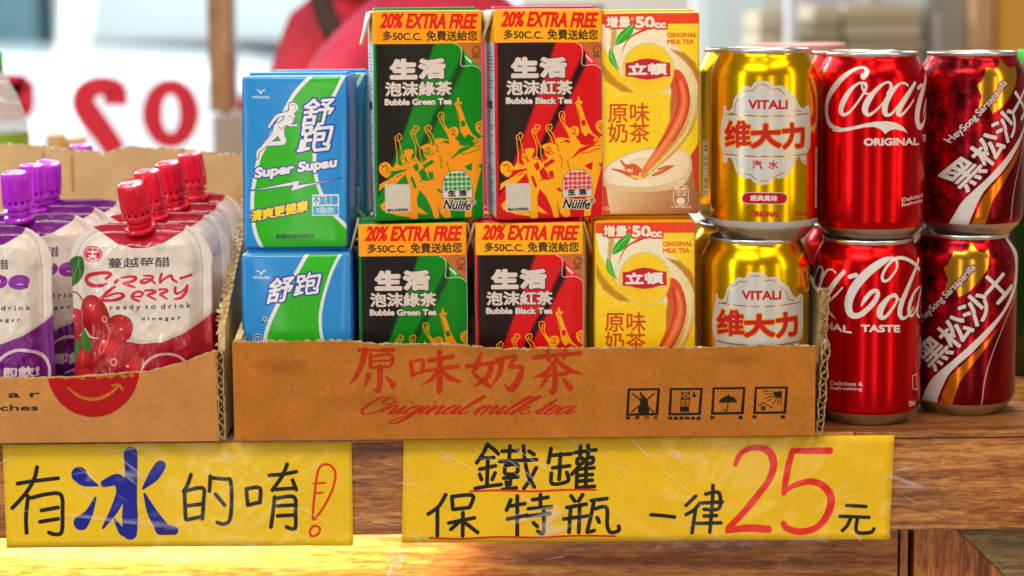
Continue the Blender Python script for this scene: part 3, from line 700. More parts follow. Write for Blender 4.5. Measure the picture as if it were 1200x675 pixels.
# ---- red cola can: lettering spans more than half the can, so it is read from both cans in view
def art_cola():
    R = 33.6; Wm = 2 * pi * R; Hm = 116.5; OFF = 76
    tu = can_tf(1020, 62.5, 270, 1.80, R, Hm, OFF); tl = can_tf(1017, 62.5, 483, 1.80, R, Hm, 0)
    a = Art(Wm, Hm, 6, tl, (208, 4, 10), mask=.85, mpp=1 / 1.88)
    w = (222, 214, 208); M = .15
    U = Zc(945, 60, 5.627); L = Zc(940, 260, 2.7)
    a.tf = tu
    a.stroke(U((372, 165), (385, 150), (392, 125), (375, 105), (345, 102), (300, 118), (240, 165), (185, 230), (150, 290), (137, 350), (140, 410), (155, 455), (185, 482), (230, 494)),
             [5.5, 5.5, 5, 3.4, 3, 4.5, 6.5, 7.5, 7, 6.6, 6.6, 6.4, 5.5, 4.5], w, m=M)
    a.ell(*U((370, 158))[0], 3.4, 4, w, m=M)
    a.poly(U((175, 480), (230, 488), (300, 478), (380, 458), (450, 444), (520, 441), (580, 452), (625, 478), (656, 520), (620, 502), (575, 493), (545, 499), (525, 512), (511, 524), (498, 508), (478, 490), (440, 478), (380, 482), (300, 500), (230, 512), (180, 508)), w, m=M)
    # o c a
    a.stroke(U((385, 215), (368, 200), (335, 205), (285, 250), (245, 320), (230, 375), (250, 402), (290, 380), (345, 310), (385, 240), (388, 205), (360, 195)), [3.0, 2.5, 3.0, 5.2, 7.1, 6.8, 4.1, 3.0, 2.7, 3.0, 2.7, 2.3], w, m=M)
    a.stroke(U((360, 200), (368, 240), (392, 268), (430, 262)), [2.3, 2.3, 2.3, 1.8], w, m=M)
    a.stroke(U((528, 268), (545, 235), (538, 200), (505, 200), (450, 245), (400, 315), (382, 370), (405, 402), (450, 375), (500, 320), (520, 290)), [5.2, 4.8, 3.2, 3.0, 5.0, 7.3, 6.8, 4.3, 2.7, 2.3, 1.8], w, m=M)
    a.stroke(U((650, 215), (625, 200), (585, 215), (530, 290), (508, 350), (512, 395), (545, 398), (590, 345), (650, 260), (690, 205)), [2.7, 2.5, 3.4, 6.4, 6.8, 5.7, 3.4, 2.7, 3.0, 3.4], w, m=M)
    a.stroke(U((694, 202), (645, 290), (605, 355), (592, 392), (615, 400), (660, 350), (688, 305)), [5.0, 5.2, 5.7, 5.9, 3.4, 2.5, 2.1], w, m=M)
    q = U((382, 597), (725, 590)); a.text('ORIGINAL', q[0], q[1], 7.6, w, bold=.65, m=M)
    a.tf = tl
    a.stroke(Zc(938, 258, 4.441)((262, 281), (292, 271)), [5.2, 5.2], w, sm=False, m=M)
    q = L((191, 336), (308, 334)); a.text('TASTE', q[0], q[1], 7.6, w, bold=.65, m=M)
    # C o l a
    N = Zc(938, 258, 4.441)
    def brush(pts, ws): a.stroke(N(*pts), [q / 4.441 for q in ws], w, m=M)
    brush([(470, 182), (430, 200), (365, 245), (300, 315), (263, 385), (256, 440), (275, 478), (318, 474), (372, 425), (402, 375), (396, 350), (370, 358), (340, 395), (320, 430)], [12, 34, 44, 46, 46, 42, 34, 28, 26, 24, 20, 22, 22, 6])
    brush([(440, 200), (478, 182), (500, 200), (490, 245), (455, 292), (430, 298), (425, 270), (450, 222), (490, 188), (540, 182), (585, 205), (612, 236)], [14, 14, 14, 13, 14, 16, 16, 15, 16, 20, 22, 20])
    brush([(492, 376), (462, 380), (424, 430), (414, 474), (438, 486), (476, 440), (500, 390), (490, 368), (470, 372)], [14, 20, 36, 32, 20, 16, 16, 14, 14])
    brush([(494, 382), (516, 392), (546, 358)], [10, 10, 8])
    brush([(612, 186), (586, 250), (552, 335), (520, 420), (516, 470), (534, 488), (566, 462), (584, 430)], [22, 26, 30, 32, 28, 18, 12, 10])
    brush([(616, 322), (590, 350), (566, 410), (562, 458), (578, 472), (600, 430), (622, 350)], [12, 20, 28, 26, 16, 14, 14])
    brush([(626, 320), (610, 400), (604, 460), (618, 478)], [16, 22, 22, 12])
    for t, y, x1 in (('Delicious &', 507, 197), ('Refreshing', 524, 195)):
        q = L((97, y), (x1, y)); a.text(t, q[0], q[1], 4.6, w, bold=.18, m=M)
    # recycling / volume marks near the right limb
    a.stroke(L((350, 470), (362, 462), (366, 512), (352, 510), (350, 470)), 1.3, w, sm=False, m=M); q = L((342, 566), (362, 560)); a.text('330ml', q[0], q[1], 6, w, bold=.25, m=M)
    # back panel: nutrition print
    for k in range(16):
        y = int((30 + k * 4) * 6); x = 1030; a.a[y:y + 5, x:x + 190 - (k * 37) % 60, :3] = .78; a.a[y:y + 5, x:x + 190 - (k * 37) % 60, 3] = .15
    return a

# ---- sarsaparilla can
def art_sarsa():
    R = 33.4; Wm = 2 * pi * R; Hm = 116
    a = Art(Wm, Hm, 6, can_tf(1127, 62.5, 481, 1.78, R, Hm), (150, 8, 22), mask=.85, mpp=1 / 1.86)
    rg = np.random.default_rng(11)
    g = np.zeros((a.H, a.W))
    for c, k in ((40, .5), (18, .35), (8, .25)):
        q = rg.normal(0, 1, (a.H // c + 3, a.W // c + 3)); yy, xx = np.mgrid[0:a.H, 0:a.W] / c
        yi, xi = yy.astype(int), xx.astype(int); fy, fx = yy - yi, xx - xi; fy = fy * fy * (3 - 2 * fy); fx = fx * fx * (3 - 2 * fx)
        g += k * ((q[yi, xi] * (1 - fx) + q[yi, xi + 1] * fx) * (1 - fy) + (q[yi + 1, xi] * (1 - fx) + q[yi + 1, xi + 1] * fx) * fy)
    a.a[..., :3] *= np.clip(1 + .42 * g, .35, 1.7)[..., None]
    L = Zc(940, 260, 2.7); C = Zc(1070, 270, 5.192)
    # gold starburst
    a.poly(C((140, 250), (165, 235), (180, 200), (195, 155), (240, 160), (280, 150), (305, 98), (345, 152), (385, 160), (420, 140), (412, 200), (400, 260), (360, 320), (300, 390), (232, 430), (215, 385), (150, 395), (168, 320)), (222, 160, 44), m=1.0)
    # flowing bands
    dark = L((415, 590), (480, 500), (560, 400), (640, 290), (675, 170), (668, 60), (760, 60), (760, 640), (415, 640))
    a.poly(dark, (120, 8, 16), m=.85)
    a.poly(L((412, 600), (455, 600), (478, 520), (520, 460), (570, 395), (600, 345), (520, 430), (450, 500)), (222, 120, 20), m=.9)
    a.poly(smooth(L((350, 610), (372, 560), (400, 505), (470, 438), (545, 365), (620, 280), (655, 190), (655, 120), (648, 60)), False) + smooth(L((656, 60), (672, 110), (672, 160), (655, 235), (600, 325), (520, 420), (450, 490), (415, 570), (408, 610)), False), (216, 206, 200), m=.15)
    a.stroke(L((550, 610), (556, 520), (580, 430), (620, 330), (655, 250), (672, 180)), [1.4, 1.4, 1.2, 1.2, 1.2, .8], (206, 170, 164), m=.2)
    # name, rising steeply across the can
    w = (214, 204, 198); mr = (104, 6, 26)
    base0 = L((402, 492))[0]; base1 = L((652, 208))[0]
    d = np.array(base1) - np.array(base0); chars = '黑松沙士'; pos = [(0.015, .235), (.25, .49), (.51, .755), (.765, 1.0)]
    for k in range(2):
        for ch, (t0, t1) in zip(chars, pos):
            a.text(ch, np.array(base0) + d * t0, np.array(base0) + d * t1, 32, w, bold=.9, m=.15, outline=[(1.6, mr, .8)] if k == 0 else ())
    q0 = C((38, 590))[0]; q1 = C((340, 262))[0]; e = np.array(q1) - np.array(q0)
    a.text('HeySong', np.array(q0), np.array(q0) + e * .40, 10, w, bold=.35, m=.15, shear=.12, outline=[(1.0, mr, .8)])
    a.text('Sarsaparilla', np.array(q0) + e * .43, np.array(q0) + e * 1.0, 10.5, w, bold=.3, m=.15, shear=.1, outline=[(1.0, mr, .8)])
    for k in range(16):
        y = int((30 + k * 4) * 6); x = int((Wm / 2 + 56) * 6); a.a[y:y + 4, x:x + 120 - (k * 29) % 50, :3] = .7; a.a[y:y + 4, x:x + 120 - (k * 29) % 50, 3] = .15
    return a

# ---- drink pouches
def art_pouch(red):
    Wp, Hp = 86.5, 128
    # both designs are drawn on the front cranberry pouch's own sight lines
    X0, ZT = -.2739, .1315
    a = Art(Wp, Hp, 8, plane_tf(.02, X0, ZT), (204, 211, 228))
    Zp = Zc(70, 280, 4.22); T = Zc(80, 290, 7.06)
    main = (176, 8, 40) if red else (112, 8, 120)
    dk = (150, 4, 30) if red else (86, 6, 96)
    # inner beige window of the clear panel
    a.poly([(70, 330), (80, 290), (100, 262), (130, 252), (200, 252), (235, 265), (246, 290), (248, 340), (238, 375), (215, 395), (180, 408), (140, 412), (100, 400), (70, 360)], (220, 206, 194), sm=True, soft=6)
    a.stroke(smooth([(86, 470), (86, 330), (92, 290), (112, 268), (150, 260), (200, 261), (226, 272), (236, 300), (237, 360), (237, 470)], False), 1.2, (226, 224, 228), soft=3, alpha=.8)
    a.stroke(smooth([(88, 470), (88, 332), (94, 293), (113, 271), (150, 263), (200, 264), (224, 275), (233.5, 302), (234.5, 360), (234.5, 470)], False), .8, (150, 140, 142), soft=3, alpha=.7)
    # coloured collar under the spout
    a.poly(Zp((150, -115), (170, -60), (225, -25), (300, 15), (370, 35), (440, 36), (520, 10), (600, -40), (640, -110), (640, -260), (100, -260)), main, sm=False)
    # lower coloured field, scooped
    a.poly(Zp((820, 270), (760, 330), (690, 400), (620, 450), (520, 490), (420, 500), (330, 490), (220, 480), (0, 470), (-60, 900), (900, 900), (900, 250)), main)
    a.stroke(Zp((860, 225), (780, 312), (700, 388), (620, 440), (520, 478), (420, 488), (340, 476)), 4, (206, 190, 184), soft=8)
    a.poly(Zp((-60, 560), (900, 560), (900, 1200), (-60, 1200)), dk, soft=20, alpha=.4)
    if red:
        a.ell(*Zp((178, 66))[0], 12.2, 9.2, (206, 22, 36)); a.ell(*Zp((178, 66))[0], 10.6, 7.8, (226, 214, 208)); a.ell(*Zp((178, 66))[0], 9.8, 7.0, (206, 22, 36))
        for q in (Zp((150, 55), (206, 55)), Zp((178, 38), (178, 78)), Zp((158, 90), (178, 70), (200, 90)), Zp((160, 74), (198, 74))): a.stroke(q, 1.6, (232, 220, 214), sm=False)
    q = Zp((258, 132), (548, 128)); a.text('蔓越莓醋' if red else '葡萄果醋', q[0], q[1], 11.5, (44, 40, 44), bold=.15)
    cr = (204, 14, 46)
    if red:
        a.stroke(T((345, 235), (380, 205), (365, 188), (300, 190), (210, 210), (172, 245), (185, 280), (250, 298), (310, 292), (355, 275)), [3, 4, 4, 4.2, 5, 6, 6, 5, 4, 2.2], cr)
        for s_ in (T((440, 245), (425, 262)), ): a.stroke(s_, [3.6, 4], cr)
        a.stroke(T((470, 228), (540, 220), (578, 232), (560, 255), (490, 275), (530, 288), (575, 305)), [2.2, 3, 4, 3.6, 3, 3, 2], cr)
        a.stroke(T((640, 215), (690, 215), (715, 228), (690, 255), (645, 275), (620, 262), (660, 240), (700, 250), (735, 275)), [2, 3, 3.6, 3, 3.4, 3.4, 2, 3, 2.4], cr)
        a.stroke(T((785, 198), (775, 230), (775, 268)), [3, 3.6, 3.4], cr); a.stroke(T((780, 262), (830, 225), (860, 215), (870, 240), (905, 265)), [2.4, 3, 3.6, 3.8, 2.6], cr)
        a.stroke(T((935, 237), (1010, 215)), [3, 3.2], cr)
        a.stroke(T((420, 298), (370, 335), (330, 375), (305, 405), (390, 412), (460, 395), (490, 370), (460, 350), (400, 360), (350, 385)), [3.2, 4, 4.6, 4, 3.6, 3.8, 4, 3, 2.6, 2], cr)
        a.stroke(T((560, 375), (620, 380), (640, 355), (600, 340), (565, 360), (560, 390), (610, 420)), [2, 2.4, 3, 3, 3.6, 3.6, 2.6], cr)
        a.stroke(T((655, 335), (715, 332), (735, 348), (680, 370), (700, 388), (740, 405)), [2.6, 3, 3.6, 3, 3, 2.4], cr)
        a.stroke(T((765, 328), (815, 325), (828, 342), (778, 362), (795, 380), (828, 402)), [2.6, 3, 3.4, 3, 3, 2.4], cr)
        a.stroke(T((895, 312), (890, 345), (905, 362), (945, 345), (985, 305)), [3, 3.6, 3.2, 2.6, 2.8], cr); a.stroke(T((985, 300), (975, 350), (940, 395), (890, 408)), [3.4, 4, 3.6, 2.2], cr)
    else:
        q = Zp((120, 240), (628, 250)); a.text('Grape', q[0], q[1], 28, (134, 24, 150), bold=1.6, shear=.15)
    for t, x0_, x1_, y in (('r e a d y  t o  d r i n k', 272, 650, 340), ('v i n e g a r', 420, 604, 392)):
        q = Zp((x0_, y), (x1_, y - 4)); a.text(t, q[0], q[1], 7.2 if y < 380 else 5.0, (40, 34, 40), bold=.2)
    if red:
        # leaves, stalks and berries
        a.poly(Zp((60, 232), (36, 190), (40, 130), (75, 88), (115, 84), (132, 110), (126, 170), (95, 215)), lin((30, 92, 22), (70, 130, 34), (10, 30), (2, 50)), sm=True, outline=[(.8, (196, 196, 176))])
        a.stroke(Zp((60, 230), (80, 170), (110, 100)), .9, (120, 160, 70))
        a.stroke(Zp((45, 265), (90, 262), (120, 300)), 2, (150, 84, 40)); a.stroke(Zp((60, 268), (66, 320)), 2, (150, 84, 40))
        a.poly(Zp((90, 500), (66, 560), (70, 610), (110, 580), (130, 530)), (52, 116, 40), sm=True)
        def berry(x, y, rx, ry, rot, lx, ly):
            cx, cy = Zp((x, y))[0]; c = a.tf([(cx + lx, cy + ly)])[0]
            a.ell(cx, cy, rx / 4.22, ry / 4.22, rad((226, 60, 54), (164, 4, 14), c, rx / 4.22 * .62, .8), rot=rot, outline=[(.5, (140, 10, 20))])
        berry(80, 410, 55, 68, 0, -4, -8); berry(310, 430, 66, 74, 30, 3, -2); berry(150, 590, 56, 74, 10, -4, -4); berry(390, 600, 80, 62, -20, 0, 6); berry(190, 370, 74, 104, -14, -3, -10)
        berry(262, 560, 84, 100, -8, 2, -10); berry(150, 680, 80, 50, 0, 0, -4)
        for x, y, r in ((240, 383, 15), (288, 590, 18)):
            a.ell(*Zp((x, y))[0], r / 4.22, r * 1.15 / 4.22, (236, 160, 130)); a.ell(*Zp((x, y))[0], r * .55 / 4.22, r * .7 / 4.22, (190, 40, 20))
        a.ell(*Zp((175, 325))[0], 4.2, 3.4, (226, 70, 58)); a.ell(*Zp((238, 497))[0], 4, 3, (232, 90, 76))
        for x, y in ((170, 318), (236, 492), (322, 430), (355, 610), (75, 380)): a.ell(*Zp((x, y))[0], 1.6, 1.2, (255, 232, 226), soft=3)
        a.poly(Zp((125, 440), (115, 500), (140, 550), (172, 545), (176, 495), (150, 470)), (60, 128, 38), sm=True)
        cx, cy = Zp((536, 665))[0]
        a.ell(cx, cy, 30, 29, (206, 178, 166)); a.ell(cx, cy, 27, 26, main)
        q = Zp((470, 672), (612, 672)); a.text('即飲!', q[0], q[1], 10, (226, 206, 198), bold=.6)
    else:
        cx, cy = Zp((606, 640))[0]
        a.ell(cx, cy, 30, 30, (214, 190, 200)); a.ell(cx, cy, 26.5, 26.5, main)
        q = Zp((530, 655), (680, 655)); a.text('即飲!', q[0], q[1], 12, (226, 206, 214), bold=.7); a.stroke(Zp((580, 700), (630, 680), (620, 695)), 2, (226, 206, 214), sm=False)
        for i, (x, y) in enumerate(((80, 420), (130, 470), (60, 510), (120, 560), (180, 520), (90, 620), (170, 610))):
            c = a.tf([(Zp((x, y))[0][0] - 4, Zp((x, y))[0][1] - 5)])[0]; a.ell(*Zp((x, y))[0], 11, 12, rad((150, 90, 170), (58, 14, 70), c, 6, .8))
    return a, X0, ZT

# ---- paper signs (marker strokes read from the photograph)
def art_sign_ice(X0, ZT, w, h):
    a = Art(w, h, 6, plane_tf(0, X0, ZT), (246, 200, 22)); S = Zc(0, 500, 2.857)
    k = (22, 14, 6); K = 5.2
    for p in (S((60, 190), (110, 182), (195, 172)), S((125, 135), (115, 175), (85, 225), (42, 272)), S((95, 232), (88, 300), (90, 355)), S((105, 238), (160, 225), (205, 228), (210, 290), (207, 352), (185, 360), (165, 354)),
              S((140, 280), (195, 270)), S((135, 318), (195, 308))): a.stroke(p, 4.9, k)
    b = (14, 26, 150)
    for p, wd_ in ((S((438, 90), (440, 150), (436, 250), (436, 300), (436, 355)), [17, 15, 17, 19, 17]), (S((435, 352), (410, 350), (385, 310)), [14, 9, 3]),
                   (S((266, 160), (285, 180), (326, 196)), [19, 14, 3]), (S((320, 238), (298, 290), (272, 322)), [3, 10, 18]), (S((272, 320), (252, 315)), [14, 3]), (S((350, 190), (395, 178), (408, 215), (385, 275), (346, 338)), [9, 15, 13, 10, 3]),
                   (S((538, 130), (515, 165), (480, 206)), [13, 13, 3]), (S((485, 225), (510, 285), (545, 340)), [3, 12, 16]), (S((540, 342), (582, 347)), [15, 11])): a.stroke(p, wd_, b)
    a.stroke(S((540, 350), (580, 352)), [6, 5], (60, 20, 90), soft=10)
    for p in (S((640, 160), (628, 195), (615, 215)), S((618, 215), (620, 260), (622, 308)), S((620, 215), (680, 205), (682, 250), (678, 308)), S((625, 265), (675, 258)), S((625, 312), (655, 305), (678, 300)),
              S((705, 165), (702, 215)), S((705, 170), (750, 175), (772, 180), (776, 250), (770, 310), (750, 325), (728, 320)), S((722, 225), (752, 262)),
              S((825, 208), (830, 262)), S((825, 208), (870, 205), (870, 255)), S((830, 262), (872, 252)),
              S((902, 162), (950, 158), (992, 150)), S((962, 125), (945, 165), (912, 212)), S((915, 210), (985, 205)), S((980, 178), (992, 210)), S((920, 235), (915, 280), (908, 335)),
              S((925, 240), (985, 235), (990, 290), (988, 340), (960, 335)), S((930, 265), (980, 262)), S((930, 298), (985, 295))): a.stroke(p, 4.7, k)
    r = (232, 48, 20)
    a.stroke(smooth(S((1048, 305), (1055, 215), (1068, 140), (1098, 126), (1122, 150), (1118, 195), (1095, 250), (1065, 295)), True) + S((1048, 305)), 3.0, r, sm=False)
    for p in (S((1050, 190), (1088, 187)), S((1055, 222), (1080, 220))): a.stroke(p, 2.6, r)
    a.stroke(smooth(S((1038, 350), (1050, 332), (1070, 338), (1066, 358), (1045, 366)), True), 3, r, sm=False)
    a.grain(.012, 9); return a
def art_sign_price(X0, ZT, w, h):
    a = Art(w, h, 6, plane_tf(0, X0, ZT), (246, 196, 14)); S = Zc(400, 500, 3.333); T = Zc(740, 500, 3.75)
    k = (22, 16, 6)
    for p in (S((572, 68), (555, 105), (532, 140)), S((575, 72), (600, 90), (615, 105)), S((545, 122), (598, 120)), S((545, 165), (605, 152)), S((575, 120), (575, 200), (575, 225)), S((545, 185), (553, 205)), S((605, 180), (595, 205)), S((530, 240), (575, 232), (630, 225)),
              S((630, 95), (690, 92)), S((660, 75), (658, 125)), S((622, 135), (765, 128)), S((712, 75), (722, 140), (735, 190), (760, 235)), S((735, 95), (755, 108)), S((765, 160), (740, 210), (720, 240)), S((645, 150), (690, 148), (688, 180), (645, 182), (645, 152)), S((640, 200), (695, 195)), S((667, 185), (665, 225)), S((635, 245), (690, 238)), S((650, 215), (655, 235)),
              S((820, 85), (812, 140)), S((818, 112), (900, 105)), S((858, 105), (856, 155)), S((830, 160), (895, 152)), S((858, 160), (856, 205)), S((825, 180), (830, 222), (890, 212), (885, 178)),
              S((915, 100), (995, 90)), S((935, 75), (935, 112)), S((965, 72), (965, 110)), S((925, 125), (945, 123), (945, 142), (925, 143), (925, 127)), S((962, 122), (985, 120), (983, 140), (962, 141), (962, 122)), S((935, 150), (905, 185)), S((925, 165), (925, 235)), S((925, 165), (990, 160)), S((960, 150), (960, 235)), S((930, 190), (985, 186)), S((930, 212), (985, 208)), S((925, 238), (995, 232)),
              S((415, 265), (390, 310), (350, 340)), S((385, 320), (388, 425)), S((440, 275), (445, 320)), S((440, 272), (520, 268), (510, 315)), S((448, 322), (508, 315)), S((432, 375), (530, 355)), S((485, 335), (487, 425)), S((478, 365), (440, 400)), S((495, 375), (545, 412)),
              S((670, 285), (655, 325)), S((665, 310), (725, 300)), S((695, 270), (700, 425)), S((660, 360), (735, 345)), S((755, 285), (815, 275)), S((785, 265), (787, 315)), S((740, 320), (830, 312)), S((735, 350), (825, 338)), S((800, 325), (802, 412), (780, 408)), S((762, 375), (778, 390)),
              S((905, 270), (920, 290)), S((950, 265), (935, 290)), S((890, 315), (965, 302)), S((880, 360), (970, 348)), S((905, 315), (902, 412)), S((940, 310), (940, 412)), S((985, 288), (1045, 280)), S((995, 290), (985, 350), (972, 410)), S((975, 412), (1000, 405)), S((1000, 320), (1045, 315), (1050, 385), (1065, 412), (1095, 405), (1095, 388)), S((1010, 355), (1018, 372))): a.stroke(p, 4.8, k)
    r = (226, 36, 16)
    a.stroke(S((510, 252), (620, 248), (760, 252), (880, 246), (1000, 246)), 2.6, r); a.stroke(S((358, 433), (480, 437), (620, 430), (780, 432), (940, 425), (1085, 427)), 2.4, r)
    for p in (T((97, 386), (150, 390), (200, 396)), T((290, 305), (250, 345)), T((310, 335), (285, 365), (252, 385)), T((292, 365), (280, 465)), T((335, 295), (392, 290), (395, 358), (330, 362)), T((322, 335), (408, 330)), T((365, 258), (365, 325), (358, 462)), T((330, 392), (385, 390)), T((300, 424), (405, 422))): a.stroke(p, 4.6, k)
    for p in (T((955, 345), (1040, 350)), T((928, 393), (1055, 398)), T((975, 402), (960, 435), (940, 455)), T((1005, 402), (1000, 450), (1015, 465), (1065, 462), (1078, 448))): a.stroke(p, 4.4, k)
    rr = (234, 34, 14)
    a.stroke(T((460, 165), (480, 120), (520, 95), (570, 92), (612, 115), (628, 165), (612, 230), (560, 305), (500, 380), (440, 445)), [5.5, 6.5, 7, 7.5, 9.5, 9, 8, 8, 8, 8], rr)
    a.stroke(T((435, 458), (520, 445), (615, 450)), [6, 9.5, 9], rr)
    a.stroke(T((872, 105), (790, 105), (710, 105)), [8.5, 8, 7], rr, sm=False); a.stroke(T((708, 108), (690, 190), (678, 290)), [7, 8, 7], rr)
    a.stroke(T((678, 288), (720, 258), (790, 240), (850, 260), (885, 310), (875, 380), (830, 440), (760, 460), (700, 448), (680, 425)), [5, 6.5, 8, 8.5, 9.5, 9, 8, 8, 8, 7], rr)
    for x, y in ((287, 78), (225, 178), (1018, 283)): a.ell(*T((x, y))[0], .8, .6, (140, 90, 10))
    a.grain(.012, 9); return a

# ---- printed cardboard
CARD = (186, 112, 36)
SCRIPT = {  # pen paths of a sloping script hand, unit x-height, read off the carton
    'O': [[(.9, 1.9), (.45, 2.0), (.05, 1.3), (-.1, .5), (.2, .02), (.75, .2), (1.25, 1.0), (1.3, 1.75), (.95, 1.95), (.7, 1.5), (1.0, 1.2), (1.6, 1.4)]],
    'r': [[(-.1, .3), (.25, .95), (.3, 1.05), (.55, .95), (.4, .3), (.45, .02), (.8, .35)]],
    'i': [[(-.05, .35), (.3, .98), (.15, .3), (.2, .02), (.55, .35)], [(.42, 1.42), (.44, 1.46)]],
    'g': [[(.75, .85), (.5, 1.0), (.15, .6), (.1, .1), (.4, .1), (.8, .9), (.5, -.3), (.1, -1.0), (-.35, -1.0), (-.2, -.6), (.4, -.15), (.95, .35)]],
    'n': [[(-.05, .5), (.25, .98), (.1, .02)], [(.12, .2), (.5, .9), (.72, .95), (.62, .4), (.66, .02), (1.0, .35)]],
    'a': [[(.75, .85), (.5, 1.0), (.15, .6), (.08, .1), (.35, .05), (.78, .9), (.66, .3), (.7, .02), (1.05, .35)]],
    'l': [[(-.05, .3), (.5, 1.2), (.85, 2.0), (.7, 2.05), (.35, 1.2), (.1, .3), (.2, .0), (.55, .3)]],
    'm': [[(-.05, .5), (.25, .98), (.1, .02)], [(.12, .2), (.45, .9), (.65, .95), (.5, .02)], [(.52, .2), (.85, .9), (1.07, .95), (.95, .4), (1.0, .02), (1.35, .35)]],
    'k': [[(-.05, .3), (.5, 1.2), (.9, 2.0), (.7, 2.05), (.3, 1.0), (.05, .02)], [(.12, .4), (.45, .9), (.7, .85), (.5, .5), (.3, .5), (.55, .1), (.7, .02), (1.0, .35)]],
    't': [[(-.05, .3), (.4, 1.0), (.62, 1.7), (.35, .9), (.15, .2), (.25, .0), (.6, .3)], [(.1, 1.08), (.75, 1.12)]],
    'e': [[(.05, .35), (.5, .55), (.6, .9), (.4, 1.0), (.1, .6), (.08, .1), (.3, .0), (.7, .35)]]}
ADV = {'O': 1.25, 'r': .72, 'i': .48, 'g': .85, 'n': .92, 'a': .95, 'l': .52, 'm': 1.25, 'k': .9, 't': .55, 'e': .66, ' ': .45}
def script(a, s, x, y, xh, sx, w, col, slope=.45, tilt=0.0):
    for ch in s:
        for st in SCRIPT.get(ch, []):
            p = smooth(st, False, 6); pts = []; ws = []
            for i, q in enumerate(p):
                r = p[min(i + 1, len(p) - 1)] - p[max(i - 1, 0)]; k = abs(r[1]) / (np.hypot(*r) + 1e-6)
                dn = 1.0 if r[1] < 0 else .45
                px = x + (q[0] + q[1] * slope) * sx; pts.append((px, y - q[1] * xh + (px - x) * 0)); ws.append(w * (.34 + .66 * k * dn))
            a.stroke(pts, ws, col, sm=False)
        x += ADV[ch] * sx; y += ADV[ch] * sx * tilt
    return x
def art_tray_right(X0, ZT, w, h):
    a = Art(w, h, 6, plane_tf(-.010, X0, ZT), CARD); T = Zc(400, 400, 4.0); I = Zc(725, 445, 5.854)
    r = (184, 44, 10)
    # four brush characters
    br = []
    br += [(T((85, 40), (160, 42), (240, 40)), [5, 4, 6]), (T((112, 42), (95, 110), (65, 170), (38, 202)), [8, 7, 5, 1]), (T((135, 60), (138, 120)), [5, 5]), (T((140, 72), (230, 62), (238, 105)), [3.5, 4, 5]), (T((142, 95), (222, 90)), [3, 3]), (T((142, 124), (228, 118)), [3.5, 4]), (T((182, 120), (180, 200), (172, 232), (150, 222)), [7, 7, 6, 1]), (T((128, 160), (112, 205)), [7, 3]), (T((212, 165), (242, 205)), [3, 8])]
    br += [(T((325, 95), (335, 158)), [5, 6]), (T((330, 98), (380, 88), (378, 142)), [3, 4.5, 5]), (T((338, 152), (378, 145)), [3.5, 4]), (T((410, 92), (520, 72)), [5, 6]), (T((395, 138), (545, 118)), [4, 6]), (T((460, 50), (462, 150), (460, 232)), [6, 7.5, 7]), (T((452, 138), (420, 180), (372, 205)), [5, 5, 1]), (T((470, 135), (510, 172), (562, 190)), [3, 7, 2])]
    br += [(T((655, 60), (632, 120), (622, 150), (680, 200), (700, 215)), [5, 7, 5, 6, 4]), (T((705, 100), (690, 160), (650, 195), (615, 215)), [6, 7, 5, 1]), (T((590, 118), (735, 98)), [6, 4]), (T((725, 85), (815, 72), (790, 118), (845, 122), (830, 180), (795, 225), (765, 200)), [4, 6, 5, 6, 8, 8, 1]), (T((750, 88), (742, 150), (700, 215)), [7, 6, 1])]
    br += [(T((905, 75), (1120, 55)), [6, 5]), (T((965, 45), (975, 90)), [6, 5]), (T((1050, 40), (1040, 82)), [6, 4]), (T((1010, 85), (965, 140), (898, 170)), [6, 6, 1]), (T((1010, 88), (1060, 130), (1120, 152)), [4, 7, 2]), (T((935, 165), (1060, 150)), [4, 5]), (T((1000, 110), (1002, 200), (992, 240), (970, 225)), [5, 7, 6, 1]), (T((960, 178), (935, 215)), [6, 3]), (T((1040, 175), (1072, 218)), [3, 8])]
    for p, wv in br: a.stroke(p, [q * 1.0 for q in wv], r, alpha=.92)
    x0, y0 = T((90, 342))[0]
    tot = sum(ADV[c] for c in 'Original milk tea'); sx = (T((1075, 0))[0][0] - x0) / tot
    script(a, 'Original milk tea', x0, y0, 10.0, sx, 3.4, r, slope=.42)
    # handling marks
    k = (36, 22, 12)
    def frame(x0, x1, y0, y1, sk=12):
        a.poly(I((x0 + sk, y0), (x1 + sk, y0 - 2), (x1, y1 - 3), (x0, y1)), k)
        a.poly(I((x0 + sk + 15, y0 + 15), (x1 + sk - 18, y0 + 13), (x1 - 20, y1 - 20), (x0 + 20, y1 - 17)), CARD)
    for x0, x1, y0, y1 in ((50, 272, 60, 248), (340, 565, 57, 245), (632, 858, 52, 240), (922, 1150, 48, 236)): frame(x0, x1, y0, y1)
    a.stroke(I((95, 95), (238, 220)), 1.6, k); a.stroke(I((245, 95), (90, 220)), 1.6, k)
    a.poly(I((135, 240), (133, 195), (148, 175), (148, 150), (200, 150), (205, 180), (210, 200), (208, 240)), k); a.poly(I((145, 85), (150, 83), (205, 150), (200, 160), (145, 160)), k); a.poly(I((152, 100), (160, 108), (152, 140)), CARD)
    a.stroke(I((428, 78), (432, 90), (488, 88), (495, 76)), 1, k, sm=False); a.stroke(I((432, 90), (432, 130), (486, 130), (486, 90)), 1, k, sm=False); a.stroke(I((434, 92), (484, 128)), 1, k); a.stroke(I((484, 92), (434, 128)), 1, k)
    a.stroke(I((422, 135), (495, 133)), 1, k); a.stroke(I((430, 136), (428, 172), (484, 172), (486, 136)), 1, k, sm=False); a.ell(*I((457, 155))[0], 2, 2, k); a.ell(*I((457, 155))[0], 1, 1, CARD)
    a.poly(I((422, 182), (484, 182), (482, 220), (420, 220)), k); a.stroke(I((518, 86), (518, 108)), 2, k); a.poly(I((498, 102), (540, 102), (518, 124)), k)
